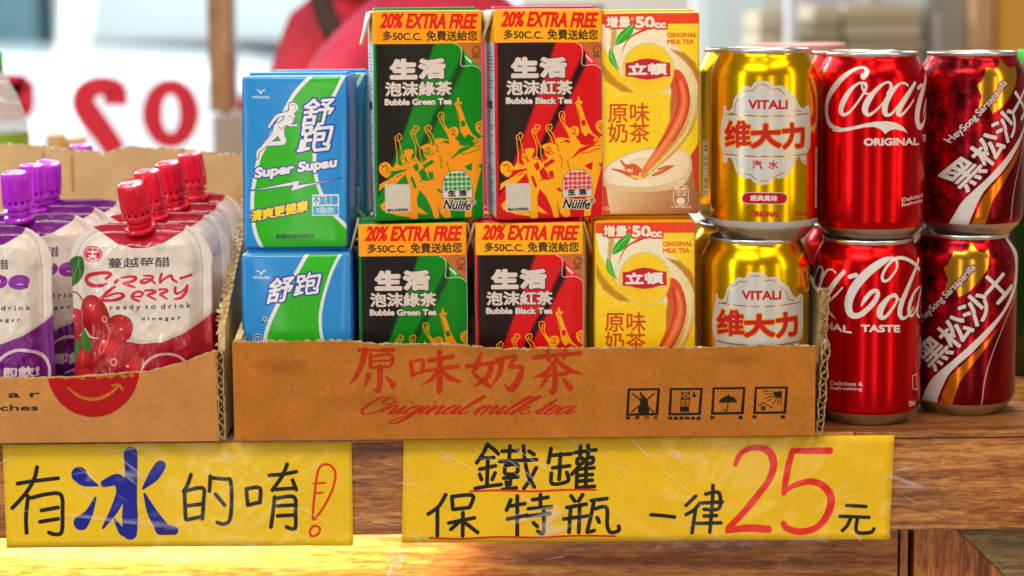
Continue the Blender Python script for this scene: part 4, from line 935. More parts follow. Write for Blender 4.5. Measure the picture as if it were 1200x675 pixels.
    a.poly(smooth(I((684, 158), (700, 132), (730, 114), (755, 110), (785, 118), (805, 138), (812, 156)), False), k); a.stroke(I((752, 98), (750, 160), (746, 205), (735, 214), (722, 206)), 1.3, k)
    for row in range(4):
        for c in range(6 + (row % 2)):
            x = 682 + c * 29 - (row % 2) * 14; y = 80 + row * 17
            if (x - 750) ** 2 / 75 ** 2 + (y - 165) ** 2 / 62 ** 2 < 1 or x > 835: continue
            a.ell(*I((x, y))[0], .6, .6, k)
    a.poly(I((1062, 82), (1068, 110), (1085, 122), (1118, 128), (1120, 78)), k)
    for p in (((995, 78), (1062, 78)), ((1005, 100), (1062, 92)), ((995, 132), (1068, 106)), ((1020, 148), (1075, 116)), ((1055, 172), (1085, 124)), ((1090, 170), (1098, 128)), ((1114, 176), (1114, 128))): a.stroke(I(*p), .9, k)
    a.stroke(I((960, 178), (992, 156), (1052, 192)), 1.2, k, sm=False); a.poly(I((978, 180), (1008, 180), (1006, 210), (976, 210)), k); a.stroke(I((992, 182), (992, 208)), .5, CARD)
    for t, xs, y in (('請用刀片', (50, 112, 178, 240), 272), ('堆疊限制高度', (340, 378, 418, 456, 496, 534), 274), ('防濕', (630, 822), 270), ('防曬', (920, 1112), 266)):
        for ch, x in zip(t, xs): a.text(ch, *I((x, y), (x + 28, y - 1)), 3.4, k, bold=.3)
    a.grain(.03, 3); a.grain(.018, 14, 5)
    rg = random.Random(4)

    for x, y, rx, ry in ((600, 412, 60, 7), (420, 470, 40, 10), (860, 420, 30, 6), (330, 430, 30, 8)): a.ell(x, y, rx, ry, (140, 74, 18), soft=40, alpha=.35)
    for i in range(14): a.ell(rg.uniform(300, 930), rg.uniform(415, 505), rg.uniform(.5, 1.4), rg.uniform(.4, 1.0), (150, 84, 30), soft=3, alpha=.7)
    return a
def art_tray_left(X0, ZT, w, h):
    a = Art(w, h, 6, plane_tf(-.010, X0, ZT), (198, 134, 70)); S = Zc(0, 300, 3.069)
    rd = (176, 14, 20)
    a.ell(*S((335, 405))[0], 54.5, 57, rd)
    a.stroke(S((245, 475), (290, 507), (345, 515), (395, 495), (425, 468)), [2, 3.5, 4, 3.5, 2.4], CARD); a.stroke(S((405, 466), (428, 464), (440, 480)), 3, CARD)
    q = S((232, 443), (480, 436)); a.text('即飲!', q[0], q[1], 18, CARD, bold=1.2)
    q = S((-330, 524), (143, 514)); a.text('v i n e g a r', q[0], q[1], 9, (50, 34, 20), bold=.4)
    q = S((-290, 564), (136, 562)); a.text('Fruit pouches', q[0], q[1], 8.6, (50, 34, 20), bold=.35)
    a.grain(.02, 4); a.grain(.012, 15, 5); return a
# ================================================================== THE COUNTER
M_top = wood('oak_counter_top', (112, 62, 26), (168, 104, 50), (204, 138, 74), 3, 'X', .36)
M_rail = wood('oak_rail', (112, 60, 22), (172, 104, 46), (212, 148, 78), 8, 'X', .34)
M_panel = wood('red_oak_panel', (138, 70, 24), (190, 118, 50), (222, 156, 82), 12, 'X', .36, .8)
M_vert = wood('red_oak_upright', (116, 56, 18), (184, 106, 46), (220, 144, 70), 17, 'Z', .38)
M_grey = wood('weathered_oak', (110, 84, 52), (150, 118, 76), (182, 150, 102), 21, 'X', .4)
M_dark = mat('gap_shade', (22, 12, 8), .9)
ctr = thing('wooden_counter', 'warm brown oak shelf counter with a deep front rail under the drinks', 'counter', (0, 0, -.10))
def cpart(name, me, m): return link(name, me, m, ctr, (0, 0, .10))
cpart('counter_top', box_me('counter_top', -.95, .95, .0035, .52, -.022, 0, .0008), M_top)
# front edge band in lengths butted end to end
xs = [-.95, -.62, -.33, .2095, .52, .95]
for i in range(5):
    cpart('edge_strip', box_me('edge_strip', xs[i] + .0004, xs[i + 1] - .0004, 0, .0033, -.0042, -.0002, .0005), M_top if i % 2 else M_rail)
cpart('front_rail', box_me('front_rail', -.95, .95, .0004, .020, -.0625, -.0046, .0012), M_rail)
cpart('lower_panel', box_me('lower_panel', -.95, .2440, .030, .046, -.20, -.0629, .001), M_panel)
cpart('upright_strip', box_me('upright_strip', .2456, .2505, .031, .046, -.20, -.0629, .0006), M_vert)
cpart('gap_shade_sheet', box_me('gap_shade_sheet', .2380, .2560, .042, .052, -.20, -.0629), M_dark)  # near-black sheet that puts the shade of the gaps in as colour
def prism(name, poly, y0, y1):
    n = len(poly); V = [(x, y0, z) for x, z in poly] + [(x, y1, z) for x, z in poly]
    F = [tuple(range(n)), tuple(range(2 * n - 1, n - 1, -1))] + [(i, i + n, (i + 1) % n + n, (i + 1) % n) for i in range(n)]
    me = mesh(name, V, F, sm=False); bm = bmesh.new(); bm.from_mesh(me); bmesh.ops.recalc_face_normals(bm, faces=bm.faces)
    bmesh.ops.bevel(bm, geom=bm.edges[:], offset=min(.0004, abs(y1 - y0) * .3), segments=1, affect='EDGES'); bm.to_mesh(me); bm.free(); return me
cpart('frame_upright', prism('frame_upright', [(.2545, -.0629), (.272, -.0629), (.345, -.135), (.345, -.20), (.2545, -.20)], .031, .046), M_vert)
cpart('frame_cross_board', prism('frame_cross_board', [(.2728, -.0629), (.95, -.0629), (.95, -.135), (.3458, -.135)], .0305, .046), M_grey)

# ================================================================== CARDBOARD TRAYS
def card_mat(name, col, rough=.75, warp=.3):
    t = NT(name); g = t.noise(700, 3); g2 = t.noise(40, 3)
    c = t.ramp(g2, [(.3, srgb(*[v * .93 for v in col])), (.7, srgb(*[min(255, v * 1.05) for v in col]))])
    t.link(c, t.b.inputs['Base Color']); t.b.inputs['Roughness'].default_value = rough
    t.bump(g, .25, .0004); return t.m
M_card = card_mat('cardboard_brown', (196, 140, 72)); M_cardin = card_mat('cardboard_inside', (206, 176, 120)); M_liner = card_mat('cardboard_liner_edge', (184, 146, 90))
M_flute = card_mat('cardboard_core', (198, 160, 104)); M_torn = card_mat('torn_paper', (230, 214, 178))
def card_print(name, art):
    t = NT(name); im = t.add('ShaderNodeTexImage'); im.image = art.image(name); im.extension = 'EXTEND'
    uv = t.add('ShaderNodeUVMap'); uv.uv_map = 'UVMap'; t.link(uv.outputs[0], im.inputs[0])
    # faint vertical fluting telegraphing through the liner, plus blotches
    n = t.noise(1, 3, t.coord((55, 30, 55)), .6)
    c = t.ramp(n, [(.3, (.86, .86, .86, 1)), (.7, (1.06, 1.06, 1.06, 1))])
    t.link(t.mul(im.outputs[0], c), t.b.inputs['Base Color']); t.b.inputs['Roughness'].default_value = .7; t.b.inputs['Specular IOR Level'].default_value = .2
    h = t.noise(1, 2, t.coord((260, 20, 8)), .5); t.bump(h, .22, .0006); return t.m
def sheet(name, P0, P1, ztop, thick_dir, th, z0=0.0, n=80, jit=.0, seed=0, m=None, uvbox=None, rows=5, bulge=0.0):
    """upright liner sheet from P0 to P1 (x, y), top following ztop(t); th = thickness towards thick_dir"""
    rg = random.Random(seed); V = []; F = []; U = []
    d = Vector(P1) - Vector(P0); nrm = Vector(thick_dir).normalized()
    tops = [ztop(i / n) + rg.uniform(-jit, jit) + (rg.random() < .12) * rg.uniform(-2, 1) * jit for i in range(n + 1)]
    for side in (0, 1):
        for i in range(n + 1):
            t = i / n; p = Vector(P0) + d * t + nrm * (th * side)
            for j in range(rows + 1):
                f = j / rows; z = z0 + (tops[i] - z0) * f
                b = bulge * sin(pi * t) * f * f + (.0005 * noise.noise(Vector((t * 9, z * 30, seed))) * f if thick_dir[1] and p.y < .05 else 0)
                V.append((p.x - nrm.x * b, p.y - nrm.y * b, z))
                U.append((0, 0) if uvbox is None else ((V[-1][0] - uvbox[0]) / (uvbox[1] - uvbox[0]), (z - uvbox[2]) / (uvbox[3] - uvbox[2])))
    R = rows + 1; S = (n + 1) * R
    for i in range(n):
        for j in range(rows):
            a = i * R + j; F.append((a, a + R, a + R + 1, a + 1)); b = S + a; F.append((b, b + 1, b + R + 1, b + R))
        a = i * R + rows; F.append((a, a + R, S + a + R, S + a)); a = i * R; F.append((a, S + a, S + a + R, a + R))
    for i in (0, n):
        for j in range(rows):
            a = i * R + j; q = (a, a + 1, S + a + 1, S + a); F.append(q if i == 0 else q[::-1])
    return mesh(name, V, F, uvs=U, sm=False)
def flute_x(name, x0, x1, y, amp, wl, ztop, z0=0, seed=0):
    """core whose waves run along x (vertical flutes), seen on the top edge"""
    rg = random.Random(seed); n = int((x1 - x0) / wl * 8); V = []; F = []
    for i in range(n + 1):
        x = x0 + (x1 - x0) * i / n; yy = y + amp * sin(2 * pi * (x - x0) / wl); zt = ztop((x - x0) / (x1 - x0)) - rg.uniform(0, .0008)
        V += [(x, yy - .00015, z0), (x, yy - .00015, zt), (x, yy + .00015, zt), (x, yy + .00015, z0)]
    for i in range(n):
        for j in range(3): a = i * 4 + j; F.append((a, a + 4, a + 5, a + 1))
    return mesh(name, V, F, sm=True)
def cut_edge(name, zb, zt, xf, yf, T, depth=.012, wl=.0075, seed=0, jit=.0006):
    """end of a side wall facing the viewer: two liners and a zigzag core between them; xf, yf give the inner edge at height z"""
    rg = random.Random(seed); out = []
    n = max(6, int((zt - zb) / .0022))
    def strip(off, th, wave=0, col=0):
        V = []; F = []
        N = n if not wave else int((zt - zb) / wl * 8)
        for i in range(N + 1):
            z = zb + (zt - zb) * i / N; o = off + (wave * sin(2 * pi * z / wl + seed) if wave else rg.uniform(-jit, jit) * .6)
            x = xf(z) + o; y = yf(z) + rg.uniform(-jit, jit)
            V += [(x, y, z), (x + th, y, z), (x + th, y + depth, z), (x, y + depth, z)]
        for i in range(N):
            for j in range(4): a = i * 4; F.append((a + j, a + (j + 1) % 4, a + 4 + (j + 1) % 4, a + 4 + j))
        F += [(3, 2, 1, 0), (N * 4, N * 4 + 1, N * 4 + 2, N * 4 + 3)]
        return mesh(name, V, F, sm=False)
    return strip(0, .0006), strip(T - .0006, .0006), strip(T / 2 - .0002, .0004, (T / 2 - .0006))
def fringe(name, pts, m, parent, seed=0, n=70, s=.0022, loc=(0, 0, 0)):
    """little torn paper flecks along an edge given by pts"""
    rg = random.Random(seed); V = []; F = []
    L = len(pts) - 1
    for i in range(n):
        t = rg.random() * L; k = min(int(t), L - 1); f = t - k; p = Vector(pts[k]).lerp(Vector(pts[k + 1]), f)
        a = len(V); w = s * rg.uniform(.4, 1.4); h = s * rg.uniform(.3, 1.0)
        e = Vector((rg.uniform(-1, 1), rg.uniform(-.6, .2), rg.uniform(-.5, .5))).normalized() * w
        u = Vector((rg.uniform(-.5, .5), rg.uniform(-1, .1), rg.uniform(-.2, 1))).normalized() * h
        V += [p - e, p + e * .8, p + e * .5 + u, p - e * .6 + u * .7, p + Vector((0, .0004, -.0004))]
        F += [(a, a + 1, a + 2, a + 3), (a, a + 4, a + 1), (a + 1, a + 4, a + 2), (a + 3, a + 2, a + 4), (a, a + 3, a + 4)]
    return link(name, mesh(name, V, F, sm=False), m, parent, loc)
def ipl(pts):
    return lambda t: np.interp(t, [p[0] for p in pts], [p[1] for p in pts])
# ---- right tray
TR = thing('cardboard_tray', 'brown cut-down cardboard carton printed in red, holding the juice boxes and golden cans', 'cardboard tray', (0, 0, 0))
XL, XR = -.1705, .1832
def pxz(y0): return lambda px: 0
rt = [(WP(px, py, -.010)) for px, py in ((272, 401), (320, 401), (410, 400), (440, 404), (520, 404), (560, 407), (600, 410), (640, 409), (700, 409), (820, 408), (900, 406), (946, 406))]
top_r = ipl([((x - XL) / (XR - XL), z) for x, z in rt])
aR = art_tray_right(XL, .062, 351, 62)
M_trayprint = card_print('carton_print_milk_tea', aR)
fw = link('front_wall', sheet('front_wall', (XL, -.010), (XR, -.010), top_r, (0, 1), .0005, 0.0006, 160, .0005, 3, uvbox=(XL, XL + .351, 0, .062), bulge=.0), M_trayprint, TR)
link('core', flute_x('core', XL + .001, XR - .001, -.0080, .0012, .0072, lambda t: top_r(t) - .0006, .001), M_flute, fw)
link('inner_liner', sheet('inner_liner', (XL, -.0062), (XR, -.0062), lambda t: top_r(t) + .0002, (0, 1), .0005, .001, 160, .0007, 5), M_cardin, fw)
fringe('torn_edge', [(XL + (XR - XL) * i / 40, -.0088, float(top_r(i / 40)) - .0003) for i in range(41)], M_torn, fw, 4, 150, .0016)
link('bottom', box_me('tray_floor', XL + .001, XR + .003, -.0055, .215, .0004, .0030), M_cardin, TR)
link('back_wall', sheet('back_wall', (XL, .212), (XR + .004, .212), lambda t: .105, (0, 1), .004, .0006, 40, .0005, 7), M_cardin, TR)
# left side wall, cut edge towards the viewer
l_in, l_out, l_core = cut_edge('cut_liner', .001, .062, lambda z: XL + .0002 + .03 * z, lambda z: -.0052, .0042, seed=2)
lw = link('side_wall', sheet('side_wall', (XL + .0004, -.003), (XL + .0004, .212), lambda t: .062 + .045 * t, (1, 0), .0040, .0006, 60, .0006, 9), M_cardin, TR)
# right side wall: leans outwards, its corrugated cut end faces us
xr = lambda z: .1842 + .060 * z
zt_r = WP(966, 343, -.006)[1]
i1, o1, c1 = cut_edge('cut_liner', .0008, zt_r, xr, lambda z: -.0088 + .012 * (z > .058), .0046, seed=5, jit=.0010)
rw = link('side_wall', sheet('side_wall', (.1845, .006), (.1845, .212), lambda t: zt_r - .004 + .01 * t, (1, 0), .0042, .0006, 60, .0008, 11), M_cardin, TR)
# a sheared copy of the wall follows the lean of the cut end
for v in rw.data.vertices: v.co.x += .072 * v.co.z - .0012
for me_, mm in ((i1, M_liner), (o1, M_liner), (c1, M_flute)): link('cut_liner' if me_ is not c1 else 'cut_core', me_, mm, rw)
for me_, mm in ((l_in, M_liner), (l_out, M_liner), (l_core, M_flute)): link('cut_liner' if me_ is not l_core else 'cut_core', me_, mm, lw)
fringe('torn_edge', [(xr(z) + .002, -.006 + .012 * (z > .058), z) for z in np.linspace(.05, zt_r, 12)] + [(xr(zt_r) - .004, .004, zt_r + .001)], M_torn, rw, 9, 46, .0026)

# ---- left tray
TL_ = thing('cardboard_tray', 'brown cardboard box with a tall back wall, holding purple and red drink pouches', 'cardboard tray', (-.35, 0, 0))
LX0, LX1 = -.5200, -.1760
lt = [(WP(px, py, -.010)) for px, py in ((-350, 445), (0, 444), (80, 443), (130, 440), (180, 436), (215, 428), (240, 419), (262, 411))]
top_l = ipl([((x - LX0) / (LX1 - LX0), z) for x, z in lt])
aL = art_tray_left(LX0, .062, 346, 62); M_lprint = card_print('carton_print_vinegar', aL)
fl = link('front_wall', sheet('front_wall', (LX0, -.010), (LX1 - .0047, -.010), top_l, (0, 1), .0005, .0006, 160, .0003, 13, uvbox=(LX0, LX0 + .346, 0, .062)), M_lprint, TL_, (.35, 0, 0))
link('core', flute_x('core', LX0, LX1 - .005, -.0080, .0012, .0072, lambda t: top_l(t) - .0005, .001), M_flute, fl)
link('inner_liner', sheet('inner_liner', (LX0, -.0062), (LX1 - .0048, -.0062), lambda t: top_l(t) + .0002, (0, 1), .0005, .001, 160, .0004, 15), M_cardin, fl)
fringe('torn_edge', [(LX0 + (LX1 - LX0) * i / 40, -.0088, float(top_l(i / 40)) - .0004) for i in range(41)], M_torn, fl, 14, 60, .0013)
link('bottom', box_me('tray_floor', LX0, LX1, -.0055, .198, .0004, .0030), M_cardin, TL_, (.35, 0, 0))
bl = [(WP(px, py, .2)) for px, py in ((-300, 172), (0, 169), (40, 173), (100, 180), (130, 172), (165, 174), (230, 180), (285, 182))]
top_b = ipl([((x - LX0) / (LX1 - .02 - LX0), z) for x, z in bl])
bw = link('back_wall', sheet('back_wall', (LX0, .2), (LX1, .2), top_b, (0, 1), .004, .0006, 120, .0008, 17), M_cardin, TL_, (.35, 0, 0))
fringe('torn_edge', [(LX0 + (LX1 - LX0) * i / 40, .2, float(top_b(i / 40))) for i in range(14, 41)], M_torn, bw, 18, 160, .0018)
for px, z0_, z1_ in ((84, .135, .163), (51, .15, .166)):       # short creases in the back wall
    X = WP(px, 200, .1985)[0]; link('crease', box_me('crease', X - .0007, X + .0007, .1990, .1998, z0_ - .002, z1_ - .004, .0003), M_card, bw)
# right side wall with its slanting torn edge, seen end-on between the trays
E0 = [WP(264, 400, 0), WP(276, 330, .06), WP(284, 262, .12), WP(289, 205, .195)]
def side_slant(name, mats, parent):
    V = []; F = []; n = 50
    ys = [-.004, .0, .06, .12, .198]; zs = [.052, .070, .104, .134, .158]
    rg = random.Random(21)
    for s in (0, 1):
        for i in range(n + 1):
            y = -.004 + .202 * i / n; z = np.interp(y, ys, zs) + rg.uniform(-.0012, .0012)
            x = LX1 - .0042 + s * .0042
            V += [(x, y, .0008), (x + .0, y, z)]
    S = 2 * (n + 1)
    for i in range(n):
        a = 2 * i; F += [(a, a + 2, a + 3, a + 1), (S + a, S + a + 1, S + a + 3, S + a + 2), (a + 1, a + 3, S + a + 3, S + a + 1)]
    F += [(0, 1, S + 1, S), (2 * n, S + 2 * n, S + 2 * n + 1, 2 * n + 1)]
    return link(name, mesh(name, V, F, sm=False), mats, parent, (.35, 0, 0)), list(zip(ys, zs))
sw, prof = side_slant('side_wall', M_cardin, TL_)
cl = []
for t in np.linspace(0, 1, 30):
    y = -.004 + .2 * t; cl.append((LX1 - .0045, y - .001, float(np.interp(y, [p[0] for p in prof], [p[1] for p in prof]))))
fringe('torn_edge', cl, M_torn, sw, 23, 150, .0028)
# corrugation showing along the slanted cut: a zigzag ribbon between the liners
def slant_core():
    V = []; F = []; N = 220
    for i in range(N + 1):
        y = -.004 + .2 * i / N; z = float(np.interp(y, [p[0] for p in prof], [p[1] for p in prof])) + .0012
        o = .0014 * (1 if (i // 3) % 2 else -1)
        V += [(LX1 - .0021 + o - .0004, y, z - .003), (LX1 - .0021 + o - .0004, y, z), (LX1 - .0021 + o + .0004, y, z), (LX1 - .0021 + o + .0004, y, z - .003)]
    for i in range(N):
        for j in range(3): a = i * 4 + j; F.append((a, a + 4, a + 5, a + 1))
    return mesh('cut_core', V, F, sm=False)
link('cut_core', slant_core(), M_flute, sw)
a1, a2, a3 = cut_edge('cut_liner', .001, .056, lambda z: LX1 - .0044, lambda z: -.0098, .0044, .006, seed=7)
for me_, mm in ((a1, M_liner), (a2, M_liner), (a3, M_flute)): link('cut_liner' if me_ is not a3 else 'cut_core', me_, mm, sw)

# ================================================================== CARTONS
M_foil = mat('shrink_plastic', (236, 240, 244), .12, trans=.0, spec=.8)
def carton(name, label, cat, w, d, h, x, y, z, yaw, m_front, m_rest, m_side, seed, group, flaps=True, band=None, r=.0016, puff=.0010, lean=0.0, seam=True, wr=.00035):
    t = thing(name, label, cat, (x, y + d / 2, z), radians(yaw), group)
    link('box_body', rbox('box_body', w, d, h, r, puff=puff, wr=wr, seed=seed, lean=lean), [m_rest, m_front, m_side], t)
    if seam:
        link('top_seam', box_me('top_seam', -w / 2 + .002, w / 2 - .002, -.0006 - .006, .0006 + .004, h - .0002, h + .0016, .0005), m_rest, t, (lean * h, 0, 0))
    if flaps:
        for s in (-1, 1):
            x0 = s * w / 2; V = [(x0, -d / 2 + .002, h - .0012), (x0, d / 2 - .002, h - .0012), (x0 + s * .0055, .002, h - .021), (x0 + s * .0055, -.004, h - .021)]
            V += [(a + s * .0012, b, c + .0004) for a, b, c in V]
            F = [(0, 1, 2, 3), (7, 6, 5, 4), (0, 4, 5, 1), (1, 5, 6, 2), (2, 6, 7, 3), (3, 7, 4, 0)]
            if s < 0: F = [f[::-1] for f in F]
            link('folded_flap', mesh('folded_flap', V, F, sm=False), band or m_rest, t)
    return t
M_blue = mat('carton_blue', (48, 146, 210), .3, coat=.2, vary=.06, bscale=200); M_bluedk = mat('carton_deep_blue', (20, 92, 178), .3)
M_green = mat('carton_green', (10, 140, 30), .35, coat=.2); M_red = mat('carton_red', (216, 14, 26), .35, coat=.2); M_yel = mat('carton_yellow', (250, 190, 10), .35, coat=.2)
M_orange = mat('carton_orange', (255, 172, 26), .35); M_flapw = mat('flap_pale', (214, 206, 180), .4)
A_run = print_mat('print_runner', art_runner(), .28, coat=.35, bump=.6, bscale=(35, 35, 25)); A_blo = print_mat('print_blue_lower', art_blue_lower(), .30, coat=.35, bump=.6, bscale=(35, 35, 25))
A_gt = print_mat('print_green_tea', art_tea(True), .36, coat=.04, bump=.3, spec=.22, bscale=(40, 40, 30)); A_rt = print_mat('print_black_tea', art_tea(False), .36, coat=.04, bump=.3, spec=.22, bscale=(40, 40, 30))
A_milk = print_mat('print_milk_tea', art_milk(), .36, coat=.08, bump=.3, bscale=(40, 40, 30))
A_gs = print_mat('print_green_side', art_side((10, 140, 20), (255, 186, 30)), .4, bump=0); A_rs = print_mat('print_red_side', art_side((216, 14, 26), (255, 186, 30)), .4, bump=0)
FL = .0031
# blue sports drink
gB = 'blue sports drink cartons'; gT = 'tea cartons in the cardboard tray'
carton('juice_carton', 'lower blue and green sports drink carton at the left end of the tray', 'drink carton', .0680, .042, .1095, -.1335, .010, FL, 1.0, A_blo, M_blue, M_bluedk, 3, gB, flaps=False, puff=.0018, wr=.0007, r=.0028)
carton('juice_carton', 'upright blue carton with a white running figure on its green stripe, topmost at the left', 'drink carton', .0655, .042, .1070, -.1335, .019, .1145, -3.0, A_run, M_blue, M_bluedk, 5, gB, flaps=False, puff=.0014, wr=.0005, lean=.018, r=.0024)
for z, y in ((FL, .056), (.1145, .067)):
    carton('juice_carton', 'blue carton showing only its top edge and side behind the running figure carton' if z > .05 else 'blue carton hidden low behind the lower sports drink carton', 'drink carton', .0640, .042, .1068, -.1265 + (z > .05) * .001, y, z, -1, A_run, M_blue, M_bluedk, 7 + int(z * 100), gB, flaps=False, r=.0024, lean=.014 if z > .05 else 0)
# tea
specs = [(-.0630, FL, A_gt, M_green, A_gs, 4.0, 'lower green tea carton, its foot hidden behind the tray wall'), (-.0535, .1325, A_gt, M_green, A_gs, 8.5, 'green and black tea carton with dancing orange figures, top row'),
         (.0100, FL, A_rt, M_red, A_rs, 1.2, 'lower red tea carton, its foot hidden behind the tray wall'), (.0200, .1325, A_rt, M_red, A_rs, 9.0, 'red and black tea carton with dancing yellow figures, top row')]
for i, (x, z, mf, mr, ms, yw, lab) in enumerate(specs):
    carton('tea_carton', lab, 'drink carton', .0665, .044, .1275 if z < .05 else .1282, x, .012, z, yw, mf, mr, ms, 11 + i, gT, band=M_flapw)
for x, z, mf, mr, ms, lab in ((-.058, FL, A_gt, M_green, A_gs, 'green tea carton in the second row behind the lower green one'), (.0125, FL, A_rt, M_red, A_rs, 'red tea carton in the second row behind the lower red one')):
    carton('tea_carton', lab, 'drink carton', .0655, .044, .1275, x, .064, z, 1, mf, mr, ms, 21, gT, band=M_flapw)
M_redtop = mat('carton_red_orange', (236, 70, 16), .35)
carton('milk_tea_carton', 'lower yellow milk tea carton, its glass picture hidden by the tray wall', 'drink carton', .0622, .044, .1270, .0818, .014, FL, -.5, A_milk, M_yel, M_yel, 31, gT, flaps=False)
carton('milk_tea_carton', 'yellow milk tea carton in the top row with a glass of milk tea on it', 'drink carton', .0625, .044, .1245, .0846, .020, .1335, -.5, A_milk, M_yel, M_yel, 33, gT, flaps=False)
carton('milk_tea_carton', 'yellow milk tea carton in the second row behind the lower yellow one', 'drink carton', .0605, .044, .1265, .0790, .066, FL, 0, A_milk, M_yel, M_yel, 35, gT, flaps=False)
# ================================================================== CANS
def can_meshes():
    R = .0335
    body = lathe('can_body', [(R * .955, .0084), (R * .985, .0102), (R, .0135), (R, .030), (R, .060), (R, .098), (R * .996, .1005), (R * .975, .1038), (R * .93, .1072), (R * .875, .1105), (R * .838, .1125), (R * .832, .1135)], 72)
    # label UV runs straight up from the foot to the rim
    uvl = body.uv_layers[0].data; lp = [l.vertex_index for l in body.loops]; vz = [v.co.z for v in body.vertices]
    for i, q in enumerate(uvl): q.uv[1] = vz[lp[i]] / .116
    base = lathe('can_base', [(R * .953, .0085), (R * .925, .0066), (R * .88, .0048), (R * .82, .0026), (R * .775, .0006), (R * .74, .0000), (R * .715, .0008), (R * .66, .004), (R * .4, .0085), (0.0001, .0098)], 64)
    lid = lathe('can_lid', [(R * .830, .1133), (R * .838, .1140), (R * .846, .1148), (R * .846, .1155), (R * .835, .1160), (R * .818, .1159), (R * .806, .1150), (R * .795, .1118), (R * .775, .1106), (R * .75, .1110), (R * .72, .1122), (R * .45, .1124), (.0001, .1124)], 64)
    tab = []
    V = []; F = []; n = 20
    for k, (z) in enumerate((.1126, .1134)):
        for i in range(n):
            a = 2 * pi * i / n; V.append((.0075 * cos(a), .012 * sin(a) + .002, z))
        for i in range(n):
            a = 2 * pi * i / n; V.append((.0035 * cos(a), .0045 * sin(a) + .007, z))
    for i in range(n):
        j = (i + 1) % n
        F += [(i, j, n + j, n + i)[::-1], (2 * n + i, 2 * n + j, 3 * n + j, 3 * n + i), (i, j, 2 * n + j, 2 * n + i), (n + i, 3 * n + i, 3 * n + j, n + j)]
    return body, base, lid, mesh('pull_tab', V, F, sm=False, autos=30)
CM = can_meshes()
M_alu = mat('bare_aluminium', (196, 190, 182), .32, metal=1); M_lid = mat('lid_aluminium', (214, 212, 210), .3, metal=1)
M_gold = print_mat('print_gold_soda', art_gold(), .22, metal=True, bump=.05, bscale=(30, 30, 12)); M_cola = print_mat('print_cola', art_cola(), .20, metal=True, bump=.04, bscale=(30, 30, 12)); M_sars = print_mat('print_sarsaparilla', art_sarsa(), .19, metal=True, bump=.05, bscale=(40, 40, 20))
meshes_for = {}
def can(name, label, x, y, z, turn, m, group, rs=1.0, hs=1.0, tilt=0):
    t = thing(name, label, 'drink can', (x, y, z), radians(turn) - atan2(x, y + CD) * (.55 if 'sars' in name else 1), group, tilt=tilt)
    key = m.name
    if key not in meshes_for:
        b = CM[0].copy(); b.materials.clear(); b.materials.append(m); meshes_for[key] = b
    for nm, me, mm in (('can_body', meshes_for[key], m), ('can_base', CM[1], M_alu), ('can_lid', CM[2], M_lid)):
        p = link(nm, me, mm, t); p.scale = (rs, rs, hs)
        if nm == 'can_lid':
            link('pull_tab', CM[3], M_lid, p)
    return t
gC = 'stacked drink cans on the right'
can('soda_can', 'lower golden lemon soda can, its foot hidden behind the tray wall', .1515, .0285, FL, 0, M_gold, gC, 1.01, 1.0)
can('soda_can', 'golden soda can with a white crest, stacked on top of another golden can', .1565, .0270, FL + .1150, -3, M_gold, gC, .985, 1.01)
can('soda_can', 'lower golden can in the second row, glimpsed beside the yellow milk tea carton', .1525, .100, FL, 35, M_gold, gC)
can('soda_can', 'upper golden can in the second row, glimpsed left of the front golden can', .1560, .100, FL + .1150, 28, M_gold, gC)
can('cola_can', 'lower red cola can showing the second half of its white script', .2245, .0400, 0, 0, M_cola, gC, 1.0, 1.004)
can('cola_can', 'upper red cola can whose white script starts at its left side', .2255, .0400, .1157, 76, M_cola, gC, 1.0, 1.004)
can('cola_can', 'lower red cola can in the second row behind the front cola stack', .2300, .1130, 0, 140, M_cola, gC)
can('cola_can', 'red cola can in the second row, its rim showing between the golden and cola cans', .2290, .1130, .1152, 200, M_cola, gC)
can('sarsaparilla_can', 'lower dark red sarsaparilla can with slanted white characters', .2915, .0640, 0, 0, M_sars, gC)
can('sarsaparilla_can', 'upper dark red sarsaparilla can with a gold starburst', .2945, .0640, .1153, 27, M_sars, gC)

